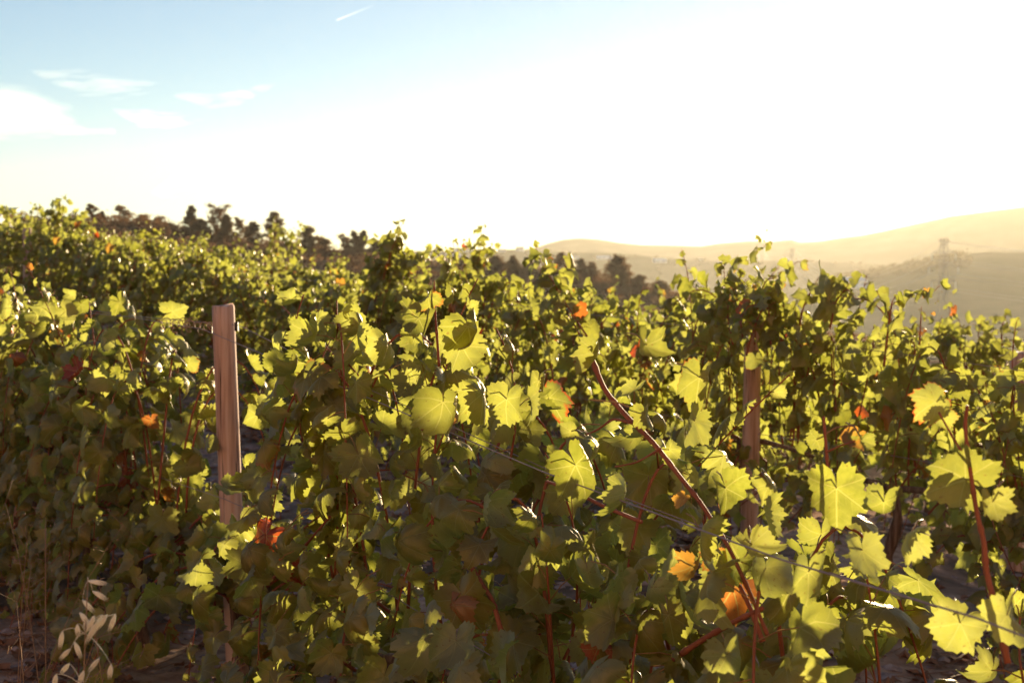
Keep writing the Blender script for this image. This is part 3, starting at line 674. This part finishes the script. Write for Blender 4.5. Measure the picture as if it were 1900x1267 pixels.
# ------------------------------------------------------------------ tall shoots of the rows behind
def tall_shoot(vine, pts, n0, seed, wmax, r0=.0055, step=.055):
    r = np.random.default_rng(seed); P = np.array([on_row(x, y, n0) for x, y in pts]); t = np.linspace(0, 1, len(P)); u = np.linspace(0, 1, 24)
    Q = np.stack([np.interp(u, t, P[:, c]) for c in range(3)], 1)
    for _ in range(3): Q[1:-1] = (Q[:-2] + 2 * Q[1:-1] + Q[2:]) / 4
    Mi = Matrix.LocRotScale(vine.location, vine.rotation_euler, vine.scale).inverted()
    Q = np.array([tuple(Mi @ Vector(q)) for q in Q])
    MB().tube(Q, np.linspace(r0, .0015, len(Q)), 6).build('cane', M['cane'], vine, True)
    L, st = [], []; dress(Q, r, L, st, step, wmax, None, .03)
    for _ in range(2):
        p = Q[r.integers(4, 16)]; dress(np.array([p, p + r.normal(0, .07, 3), p + r.normal(0, .12, 3) + (0, 0, .03)]), r, L, st, step, wmax * .75, None, .03)
    sm = MB(); stalk_mesh(sm, st, .002); sm.build('leaf_stalks', M['petiole'], vine, True)['kind'] = 'stuff'; leaf_mesh('foliage', L, 1, M['leaf'], vine, r)
def vine_near(px, py, n0):
    p = on_row(px, py, n0); best = None
    for o in SC.objects:
        if o.name.startswith('grapevine'):
            q = np.array(o.location); dd = np.hypot(*(q[:2] - p[:2]))
            if best is None or dd < best[0]: best = (dd, o)
    return best[1]
TALL = [([(705, 550), (716, 500), (728, 460), (748, 412)], 4.8, .14), ([(695, 560), (708, 520), (720, 480), (735, 440)], 4.85, .15), ([(720, 520), (760, 495), (800, 478)], 4.9, .14), ([(885, 550), (884, 500), (892, 460), (893, 420)], 6.5, .14), ([(880, 550), (878, 515), (884, 480)], 6.5, .15), ([(1075, 620), (1050, 575), (1025, 520), (1010, 478)], 4.0, .15), ([(500, 490), (515, 450), (508, 415)], 8.1, .15), ([(535, 490), (540, 455), (530, 430)], 8.1, .15), ([(700, 545), (712, 500), (735, 455), (742, 402)], 4.9, .125), ([(712, 500), (750, 478), (790, 470), (826, 460)], 4.95, .11), ([(690, 560), (720, 510), (725, 470), (700, 455)], 5.0, .12),
        ([(880, 560), (882, 500), (888, 455), (897, 410)], 6.6, .11), ([(890, 520), (900, 480), (915, 450)], 6.6, .11),
        ([(1090, 625), (1060, 580), (1030, 530), (1005, 490), (992, 452)], 3.9, .13), ([(1080, 610), (1065, 560), (1045, 520), (1050, 490)], 4.2, .13),
        ([(1380, 640), (1372, 580), (1360, 530), (1376, 512)], 4.75, .14), ([(1400, 640), (1405, 570), (1420, 520), (1440, 515)], 4.7, .14), ([(1395, 600), (1398, 545), (1415, 498)], 4.8, .08),
        ([(1360, 640), (1350, 590), (1352, 545), (1385, 520)], 4.6, .15), ([(1430, 640), (1428, 580), (1412, 545), (1385, 550)], 4.55, .15), ([(1385, 660), (1395, 620), (1412, 575), (1440, 560)], 4.5, .15), ([(1480, 620), (1490, 570), (1510, 530), (1545, 520)], 4.8, .13), ([(1540, 610), (1550, 560), (1570, 535), (1590, 555)], 4.8, .13), ([(1640, 680), (1648, 610), (1655, 560), (1662, 548)], 4.4, .11),
        ([(1706, 640), (1708, 600), (1710, 568)], 5.0, .03), ([(100, 460), (104, 410), (112, 375), (120, 362)], 5.0, .15), ([(80, 450), (72, 400), (60, 378)], 5.0, .15), ([(130, 460), (140, 410), (160, 395)], 5.0, .14),
        ([(20, 440), (15, 400), (5, 385)], 5.0, .14), ([(505, 480), (510, 440), (512, 402)], 8.2, .13), ([(545, 480), (552, 440), (548, 424)], 8.2, .13), ([(365, 500), (368, 460), (366, 440)], 5.2, .13),
        ([(275, 480), (280, 440), (272, 415)], 5.2, .13), ([(1700, 650), (1702, 610), (1695, 590)], 7.8, .12), ([(1740, 650), (1742, 610), (1748, 585)], 7.8, .12), ([(1780, 660), (1785, 615), (1778, 590)], 7.8, .12), ([(1820, 660), (1815, 620), (1822, 592)], 7.8, .12), ([(1860, 660), (1858, 610), (1866, 585)], 7.8, .12), ([(95, 470), (90, 420), (95, 385)], 4.9, .15), ([(115, 470), (125, 430), (135, 395)], 4.9, .15), ([(60, 470), (50, 425), (40, 395)], 5.0, .15), ([(150, 470), (158, 430), (175, 410)], 5.0, .14), ([(85, 480), (70, 440), (80, 400)], 4.8, .15), ([(110, 440), (105, 400), (100, 372)], 5.0, .15)]
for i, (pts, n0, w) in enumerate(TALL):
    v = vine_near(pts[0][0], pts[0][1], n0)
    tall_shoot(v, pts, n0, 400 + i, w)
    if len(pts) == 3 and w == .08: pass

# ------------------------------------------------------------------ trees and scrub on the hillside
def foliage_tris(C, size, r, flat=.0):
    k = len(C); a = nrm(r.normal(0, 1, (k, 3))); b = nrm(np.cross(a, r.normal(0, 1, (k, 3)))); sz = size * r.uniform(.5, 1.3, (k, 1))
    V = np.stack([C + a * sz, C - a * sz * .5 + b * sz * .6, C - a * sz * .5 - b * sz * .6], 1).reshape(-1, 3)
    return V, np.arange(3 * k).reshape(-1, 3)
def far_tree(kind, label, px, ytop, wpx, D, seed, ybase=None):
    r = np.random.default_rng(seed); p = at(px, 500, D); x, y = p[0], p[1]; g = ground_at(x, y); zt = at(px, ytop, D)[2]; h = max(zt - g, 2.2); w = wpx / F * D / 2 * 1.25
    t_ = thing(kind, label, 'tree', (x, y, g), 0, 'trees on the dark hillside')
    wood = MB(); lean = r.normal(0, .04, 2) * h; top = np.array((lean[0], lean[1], h * .95))
    wood.tube(bez([(0, 0, -.2), (0, 0, h * .4), top], 8), np.linspace(.035 * h, .008 * h, 8) * .7, 6)
    cl = []
    zc = max(.08 * h, h - 2.3 * w) / h
    nb = {'pine_tree': 40, 'oak_tree': 38, 'sparse_tree': 24}[kind]
    for i in range(nb):
        f = (i + r.uniform(0, 1)) / nb; a = r.uniform(0, 6.28)
        if kind == 'pine_tree': hz_ = h * (zc + (.98 - zc) * f); rad = w * (1.05 - .95 * f ** 1.3) * r.uniform(.55, 1.1); up = .06 * h; cr = w * (.30 - .14 * f)
        elif kind == 'oak_tree': hz_ = h * (zc + (.94 - zc) * f); rad = w * math.sqrt(max(.05, 1 - (2 * f - .75) ** 2 * .8)) * r.uniform(.3, 1.0); up = .05 * h; cr = w * .27
        else: hz_ = h * (zc + (.97 - zc) * f); rad = w * r.uniform(.3, 1.05); up = .08 * h; cr = w * .26
        e = np.array((rad * math.cos(a), rad * math.sin(a), hz_ + up * .5)); s_ = np.array((lean[0] * hz_ / h, lean[1] * hz_ / h, hz_ - up))
        wood.tube(np.array([s_, (s_ + e) / 2 + (0, 0, -.02 * h), e]), np.array([.012, .008, .004]) * h * .6, 4)
        for _ in range(3):
            c = s_ + (e - s_) * r.uniform(.45, 1.08); m_ = 46
            q = r.normal(0, 1, (m_, 3)); q = nrm(q) * (r.random((m_, 1)) ** .7) * cr * r.uniform(.8, 1.5) * (1.15, 1.15, .6); cl.append(c + q)
    C = np.concatenate(cl); V, Fa = foliage_tris(C, .055 * w + .055, r)
    wood.build('trunk', M['bark'], t_, True); obj('crown', V, Fa, M['pine' if kind != 'sparse_tree' else 'bush'], t_, True)
TREES = [  # kind, label, column, top row, width, distance
    ('sparse_tree', 'thin sparse tree with a flat open crown near the left end of the ridge', 222, 381, 34, 215), ('sparse_tree', 'thin twiggy tree just right of the tall vine top at the left', 172, 378, 22, 200),
    ('oak_tree', 'small round tree left of the thin flat-crowned tree', 190, 392, 18, 210), ('oak_tree', 'low dense tree right of the thin flat-crowned tree', 265, 398, 36, 215), ('sparse_tree', 'small leaning tree left of the conical pine', 302, 402, 26, 216),
    ('pine_tree', 'conical pine tree, first of the tall ridge pines from the left', 357, 383, 36, 205), ('oak_tree', 'low bushy tree at the foot of the conical pine', 372, 408, 44, 200),
    ('sparse_tree', 'open wide pine with forked crown beside the conical pine', 406, 381, 44, 210), ('pine_tree', 'narrow dark pine in front of the open forked pine', 420, 398, 32, 204), ('sparse_tree', 'slim open tree right of the narrow dark pine', 445, 405, 24, 208),
    ('oak_tree', 'compact round pine standing alone in the ridge gap', 472, 411, 32, 206), ('oak_tree', 'tall oval pine behind the tallest bushy vine', 509, 392, 36, 208), ('oak_tree', 'broad flat-topped tree right of the tall bushy vine', 574, 420, 42, 210),
    ('oak_tree', 'low round tree at the lower end of the left ridge', 596, 440, 34, 214), ('sparse_tree', 'sparse tree at the left of the two-topped grove', 640, 435, 22, 212), ('pine_tree', 'left top of the two-topped grove above the vines', 658, 430, 34, 212),
    ('pine_tree', 'right top of the two-topped grove above the vines', 674, 428, 34, 210), ('oak_tree', 'low tree at the right foot of the two-topped grove', 697, 446, 36, 212), ('oak_tree', 'low dark tree left of the upright leafy shoot', 842, 478, 44, 214),
    ('oak_tree', 'dark round tree right of the upright leafy shoot', 920, 476, 46, 212), ('pine_tree', 'pointed tree in the middle of the lower grove', 951, 477, 34, 206), ('oak_tree', 'low tree between the pointed tree and the slanting cane', 980, 486, 36, 208),
    ('pine_tree', 'dark pine top showing behind the slanting red cane', 1040, 470, 38, 214), ('pine_tree', 'slim pine right of the slanting red cane', 1077, 482, 38, 210), ('oak_tree', 'low tree between the slim pine and the spreading pine', 1100, 486, 28, 210),
    ('oak_tree', 'spreading pine with layered boughs at the right end of the grove', 1147, 474, 58, 205), ('oak_tree', 'low tree just right of the spreading pine', 1186, 512, 38, 208), ('oak_tree', 'low tree at the far right end of the dark hillside', 1225, 522, 36, 206),
    ('oak_tree', 'small round tree low on the dark slope in the ridge dip', 780, 472, 30, 216)]
for i, (k, lab, px, yt, w, D) in enumerate(TREES): far_tree(k, lab, px, yt, w, D, 700 + i)
r = np.random.default_rng(77); Vb, Fb, nb = [], [], 0
for i in range(2600):
    a = r.uniform(-.37, .26); q = r.uniform(150, 232) if i % 3 else r.uniform(205, 224); x, y = q * math.sin(a), q * math.cos(a); g = ground_at(x, y)
    w = r.uniform(.7, 2.0) * (1.5 if i % 3 == 0 else 1); k = 60; c = nrm(r.normal(0, 1, (k, 3))) * (r.random((k, 1)) ** .35) * (w, w, w * .75); c[:, 2] = np.abs(c[:, 2]) + .1
    V, Fa = foliage_tris(c + (x, y, g), .22, r); Vb.append(V); Fb.append(Fa + nb); nb += len(V)
obj('scrub', np.concatenate(Vb), np.concatenate(Fb), M['bush'], None, True, kind='stuff')
r = np.random.default_rng(78); Vb, Fb, nb = [], [], 0
for i in range(600):                         # the wooded spur and hedges far across the valley
    a = r.uniform(.21, .31) if i % 2 else r.uniform(-.1, .38); q = r.uniform(780, 890) if i % 2 else r.uniform(1100, 1310); x, y = q * math.sin(a), q * math.cos(a); g = ground_at(x, y)
    w = r.uniform(1.5, 3.5); k = 26; c = nrm(r.normal(0, 1, (k, 3))) * (r.random((k, 1)) ** .35) * (w, w, w); c[:, 2] = np.abs(c[:, 2])
    V, Fa = foliage_tris(c + (x, y, g), .8, r); Vb.append(V); Fb.append(Fa + nb); nb += len(V)
obj('far_woods', np.concatenate(Vb), np.concatenate(Fb), M['far_wood'], None, True, kind='stuff')

# ------------------------------------------------------------------ buildings
def hit(px, py, r0, r1):
    v = ray(px, py); h = math.hypot(v[0], v[1]); q = np.linspace(r0, r1, 800); a = math.atan2(v[0], v[1])
    z = EYE + v[2] / h * q; k = np.where(height(a, q) >= z)[0]; d = q[k[0]] if len(k) else r1
    return d * math.sin(a), d * math.cos(a), ground_at(d * math.sin(a), d * math.cos(a)), d
def house(label, px, py, wpx, hpx, r0, r1, roof='tile', rz=0., name='house', depth=.7):
    x, y, g, d = hit(px, py, r0, r1); w, h = wpx / F * d, hpx / F * d; dp = w * depth; wl_ = h * .62
    t_ = thing(name, label, 'building', (x, y, g - .4), rz, 'pale buildings across the valley' if d > 300 else None)
    b = MB().box((0, 0, wl_ / 2 + .2), (w, dp, wl_ + .4)); b.build('wall', M['white_wall'], t_)
    e = .35; z0 = wl_ + .4; X, Y = w / 2 + e, dp / 2 + e; hr = h - wl_
    rv_ = [(-X, -Y, z0), (X, -Y, z0), (X, Y, z0), (-X, Y, z0), (-X + (X * .0), 0, z0 + hr), (X, 0, z0 + hr)]
    obj('roof', rv_, [(0, 1, 5), (0, 5, 4), (2, 3, 4), (2, 4, 5), (0, 4, 3), (1, 2, 5), (0, 3, 2), (0, 2, 1)], M[{'tile': 'tile_roof', 'white': 'white_roof', 'blue': 'blue_roof'}[roof]], t_, False)
    k = max(2, int(w / 4))
    for i in range(k):
        MB().box((-w / 2 + (i + .5) * w / k, -dp / 2, wl_ * .55), (min(1.1, w / k * .4), .12, wl_ * .35)).build('window', M['dark_window'], t_)
house('long low flat building on the skyline right of the two-topped grove', 858, 467, 30, 7, 1000, 1315, 'tile', .1)
house('small house with raised roof on the skyline near the tall shoot', 965, 466, 14, 8, 1000, 1315, 'tile', -.2)
house('low house on the skyline behind the upright leafy shoot', 930, 467, 16, 5, 1000, 1315, 'tile', .15)
house('round-roofed pale shed on the slope below the skyline village', 840, 482, 26, 11, 950, 1310, 'white', .1)
house('white house with pale roof on the slope right of the spreading pine', 1224, 487, 22, 7, 900, 1310, 'white', .2)
house('long white building among the fields above the grove', 1122, 481, 28, 6, 950, 1310, 'white', -.1)
house('small white house left of the spreading pine on the far slope', 1064, 480, 18, 6, 950, 1310, 'tile', .3)
house('tiny white house on the hillside below the round hilltop', 1300, 480, 9, 4, 950, 1310, 'tile', .1)
house('tiny white house in the middle of the far fields', 1345, 481, 9, 4, 950, 1310, 'tile', -.2)
house('small white house beside the small distant pylon', 1458, 484, 12, 5, 950, 1315, 'white', .1)
house('large pale shed with bluish roof in the valley left of the near pylon', 1578, 530, 44, 15, 520, 880, 'white', .35, 'farm_shed', .9)
house('long low annexe beside the large pale valley shed', 1602, 535, 30, 6, 520, 880, 'white', .35, 'farm_shed', .5)
# shed roof peeping over the vines at the far left
x, y = at(0, 400, 62)[:2]; g = ground_at(x, y); zt = at(0, 379, 62)[2]
t_ = thing('farm_shed', 'shed with blue-grey sheet roof behind the vines at the far left', 'building', (x - 3.3, y, g), .15)
hh = zt - g; MB().box((0, 0, hh * .5 - .3), (6.6, 4, hh - .6)).build('wall', M['white_wall'], t_)
obj('roof', [(-3.6, -2.4, hh - .6), (3.6, -2.4, hh - .6), (3.6, 2.4, hh), (-3.6, 2.4, hh), (-3.6, -2.4, hh - .72), (3.6, -2.4, hh - .72), (3.6, 2.4, hh - .12), (-3.6, 2.4, hh - .12)],
    [(0, 1, 2), (0, 2, 3), (4, 6, 5), (4, 7, 6), (0, 4, 5), (0, 5, 1), (1, 5, 6), (1, 6, 2), (2, 6, 7), (2, 7, 3), (3, 7, 4), (3, 4, 0)], M['blue_roof'], t_, False)
MB().box((1.0, -2.0, hh * .4), (1.2, .1, .9)).build('window', M['dark_window'], t_)

# ------------------------------------------------------------------ pylons and cables
def pylon(label, px, ytop, D, hfull=None, rz=0.3):
    x, y = at(px, 500, D)[:2]; g = ground_at(x, y); zt = at(px, ytop, D)[2]; h = zt - g
    t_ = thing('pylon', label, 'pylon', (x, y, g), rz, 'lattice pylons of the power line')
    mb = MB(); wt, wb, rt = .85, 2.6, .10; lv = np.linspace(0, 1, 13); wid = lambda f: np.interp(f, [0, .55, 1], [wb, 1.15, wt])
    cn = [(-1, -1), (1, -1), (1, 1), (-1, 1)]
    for cx, cy_ in cn: mb.tube(np.array([(cx * wid(f), cy_ * wid(f), f * h) for f in lv]), rt, 4)
    for i in range(12):
        f0, f1 = lv[i], lv[i + 1]
        for k in range(4):
            a, b = cn[k], cn[(k + 1) % 4]
            mb.tube(np.array([(a[0] * wid(f0), a[1] * wid(f0), f0 * h), (b[0] * wid(f1), b[1] * wid(f1), f1 * h)]), .04, 4); mb.tube(np.array([(b[0] * wid(f0), b[1] * wid(f0), f0 * h), (a[0] * wid(f1), a[1] * wid(f1), f1 * h)]), .04, 4)
    mb.build('lattice_mast', M['steel'], t_)
    ends = []
    for dz, hw in ((-1.2, 2.4), (-5.0, 4.6), (-9.6, 5.7), (-14.4, 4.7)):
        z = h + dz; am = MB(); am.tube(np.array([(-hw, 0, z), (hw, 0, z)]), .07, 4)
        for sd in (-1, 1):
            for b in (-1, 1): am.tube(np.array([(sd * wt, b * wt, z + 1.2), (sd * hw, 0, z)]), .05, 4); am.tube(np.array([(sd * wt, b * wt, z), (sd * hw, 0, z)]), .05, 4)
        am.build('cross_arm', M['steel'], t_)
        for sd in (-1, 1):
            if dz < -2:
                ib = MB(); zz = np.linspace(z - .2, z - 2.3, 15); ib.tube(np.stack([0 * zz + sd * hw, 0 * zz, zz], 1), np.where(np.arange(15) % 2 == 0, .24, .12), 8); ib.build('insulator', M['glass_insulator'], t_, True)
            ends.append(Matrix.LocRotScale(t_.location, t_.rotation_euler, None) @ Vector((sd * hw, 0, z - (2.4 if dz < -2 else 0))))
    return ends
e1 = pylon('tall lattice pylon on the hazy slope at the right, nearest of the line', 1751, 442, 480)
e2 = pylon('small distant pylon in the haze left of the tall one', 1470, 461, 1010)
e3 = pylon('faintest tiny pylon, farthest of the line', 1412, 455, 1650)
def line_to(A, B, lab, sag, rad=.06):
    for a, b in zip(A, B):
        a, b = np.array(a), np.array(b); t = np.linspace(0, 1, 40)[:, None]; Q = a + (b - a) * t; Q[:, 2] -= (sag * 4 * t * (1 - t))[:, 0]
        tag(MB().tube(Q, rad, 4).build('power_cable', M['cable'], None, True), lab, 'cable', 'cables of the power line')
e0 = [Vector(q) + Vector((210, -190, -4)) for q in e1]
line_to(e1, e0, 'power cable sagging away to the right from the tall pylon', 9.0, .03)
line_to(e2, e1, 'power cable between the small distant pylon and the tall pylon', 16.0, .04)
line_to(e3, e2, 'thin faint power cable between the two farthest pylons', 14.0, .05)

# ------------------------------------------------------------------ wild oat, weeds, stones and litter by the row
def oat(label, root, tip, spikes, seed):
    r = np.random.default_rng(seed); root, tip = np.array(root), np.array(tip); t_ = thing('wild_oat', label, 'grass stalk', tuple(root), 0)
    P = bez([(0, 0, 0), (tip - root) * .6 + (-.02, 0, 0), tip - root], 16); MB().tube(P, np.linspace(.0018, .0008, 16), 5).build('stem', M['dry_stem'], t_, True)
    for b, e in spikes:
        b, e = np.array(b) - root, np.array(e) - root; j = np.argmin(np.linalg.norm(P - b, axis=1)); a = P[j]
        sm = MB().tube(bez([a, (a + b) / 2 + (0, 0, .012), b], 6), .0005, 3); d = e - b
        for k, off in enumerate((-.0022, .0022, 0)):
            f = np.linspace(0, 1, 9); side = nrm(np.cross(d, (0, 1, 0.1))); Q = b + d * f[:, None] + side * (off * np.sin(f * 2.6))[:, None] + np.array((0, 1, 0)) * (off * .6)
            sm.tube(Q, .0015 * np.array([.25, .7, .95, 1, .9, .7, .45, .22, .03]), 6)
        sm.build('spikelet', M['oat'], t_, True)
DO = 2.05
def o_(px, py, dd=0.): return at(px, py, DO + dd)
g0 = ground_at(*at(120, 1200, DO)[:2])
base = at(118, 1265, DO); base[2] = g0
oat('pale dry wild oat stalk with hanging husks in the lower left corner', base, o_(163, 1078), [((163, 1077), (200, 1083)), ((172, 1096), (200, 1113)), ((153, 1112), (175, 1136)), ((148, 1136), (164, 1156)), ((143, 1158), (145, 1180)), ((190, 1140), (170, 1180)),
    ((175, 1142), (162, 1172)), ((182, 1150), (158, 1196)), ((214, 1139), (202, 1172)), ((198, 1140), (180, 1168)), ((166, 1150), (154, 1165)), ((138, 1190), (151, 1222)), ((116, 1170), (111, 1204)), ((131, 1202), (110, 1224)), ((128, 1230), (112, 1250)), ((184, 1220), (164, 1246)), ((206, 1232), (203, 1260)), ((155, 1244), (146, 1270)), ((104, 1250), (100, 1276)), ((205, 1232), (207, 1256))]
    and [(o_(*b, .02 * math.sin(b[0])), o_(*e, .02 * math.sin(b[0]))) for b, e in [((163, 1077), (200, 1083)), ((172, 1096), (200, 1113)), ((153, 1112), (175, 1136)), ((148, 1136), (164, 1156)), ((143, 1158), (145, 1180)), ((190, 1140), (170, 1180)),
    ((175, 1142), (162, 1172)), ((182, 1150), (158, 1196)), ((214, 1139), (202, 1172)), ((198, 1140), (180, 1168)), ((166, 1150), (154, 1165)), ((138, 1190), (151, 1222)), ((116, 1170), (111, 1204)), ((131, 1202), (110, 1224)), ((128, 1230), (112, 1250)), ((184, 1220), (164, 1246)), ((206, 1232), (203, 1260)), ((155, 1244), (146, 1270)), ((104, 1250), (100, 1276))]], 5)
def weed(label, px, py, D, hgt, seed):
    r = np.random.default_rng(seed); p = at(px, py, D); g = ground_at(p[0], p[1]); t_ = thing('dry_weed', label, 'weed', (p[0], p[1], g), 0, 'dry weeds by the front row')
    top = p[2] - g; mb = MB()
    for k in range(3):
        e = np.array((r.normal(0, .12), r.normal(0, .08), top * r.uniform(.75, 1.02))); P = bez([(0, 0, 0), e * (.2, .2, .6), e], 10); mb.tube(P, np.linspace(.0022, .001, 10), 4)
        for q in P[4:]:
            for _ in range(2):
                d = r.normal(0, .035, 3) + (0, 0, .03); mb.tube(np.array([q, q + d * .6, q + d]), .0008, 3)
                for _ in range(2): c = q + d + r.normal(0, .006, 3); mb.tube(np.array([c, c + r.normal(0, .007, 3)]), .0016, 3)
    mb.build('dry_branches', M['dry_stem'], t_, True)
weed('dry twiggy weed in front of the left vines, near the picture edge', 20, 930, 4.6, .5, 1)
weed('dry branching weed with small seed heads in front of the left vines', 80, 945, 4.9, .5, 2)
weed('low dry weed beside the pale wild oat', 60, 1070, 3.6, .5, 3)
weed('reddish dry weed at the foot of the front row, right of the wild oat', 240, 1190, 3.4, .4, 4)
r = np.random.default_rng(91)
def scatter(name, k, m, fn, region):
    Vs, Fs, c = [], [], 0
    for i in range(k):
        s, n = region(r); x, y = row_xy(s, n); V, Fa = fn(r); V = V + (x, y, ground_at(x, y)); Vs.append(V); Fs.append(np.asarray(Fa) + c); c += len(V)
    return obj(name, np.concatenate(Vs), np.concatenate(Fs), m, None, False, kind='stuff')
OV = nrm(np.array([(1, 0, 0), (-1, 0, 0), (0, 1, 0), (0, -1, 0), (0, 0, 1), (0, 0, -1), (.7, .7, .5), (-.7, .7, .5), (.7, -.7, .5), (-.7, -.7, .5)], float))
OF = [(0, 6, 8), (4, 8, 6), (4, 6, 7), (2, 7, 6), (4, 7, 9), (1, 9, 7), (4, 9, 8), (3, 8, 9), (0, 2, 6), (1, 7, 2), (1, 3, 9), (0, 8, 3), (0, 5, 2), (2, 5, 1), (1, 5, 3), (3, 5, 0)]
def stone(r):
    z = r.uniform(.008, .045) * (2.0 if r.random() < .06 else 1); a = r.uniform(0, 6.28); V = OV * r.uniform(.7, 1.2, (10, 1)) * (z * r.uniform(1, 1.7), z, z * r.uniform(.3, .7))
    return np.stack([V[:, 0] * math.cos(a) - V[:, 1] * math.sin(a), V[:, 0] * math.sin(a) + V[:, 1] * math.cos(a), V[:, 2]], 1), OF
scatter('stones', 9000, M['stone'], stone, lambda r: (r.uniform(0, 16), r.uniform(-.2, 5.5)) if r.random() < .8 else (r.uniform(3, 22), r.uniform(5, 9)))
def litter(r):
    z = r.uniform(.03, .06); a = r.uniform(0, 6.28); k = 7; t = np.arange(k) * 6.283 / k + a; q = z * r.uniform(.5, 1.1, k)
    V = np.concatenate([[(0, 0, .012)], np.stack([q * np.cos(t), q * np.sin(t), r.uniform(.0, .04, k)], 1)]); return V, [(0, 1 + i, 1 + (i + 1) % k) for i in range(k)]
scatter('fallen_leaves', 2600, M['straw'], litter, lambda r: (r.uniform(0, 14), r.choice([1.5, 5.0]) + r.normal(0, .55)))
def twig(r):
    a = r.uniform(0, 6.28); L = r.uniform(.1, .3); mb = MB().tube(np.array([(0, 0, .012), (L * math.cos(a) * .5, L * math.sin(a) * .5, .02), (L * math.cos(a + .2), L * math.sin(a + .2), .012)]), .002, 3)
    return np.concatenate(mb.v), np.concatenate(mb.f)
scatter('dry_litter', 1500, M['straw'], twig, lambda r: (r.uniform(0, 14), r.uniform(.2, 5.5)))
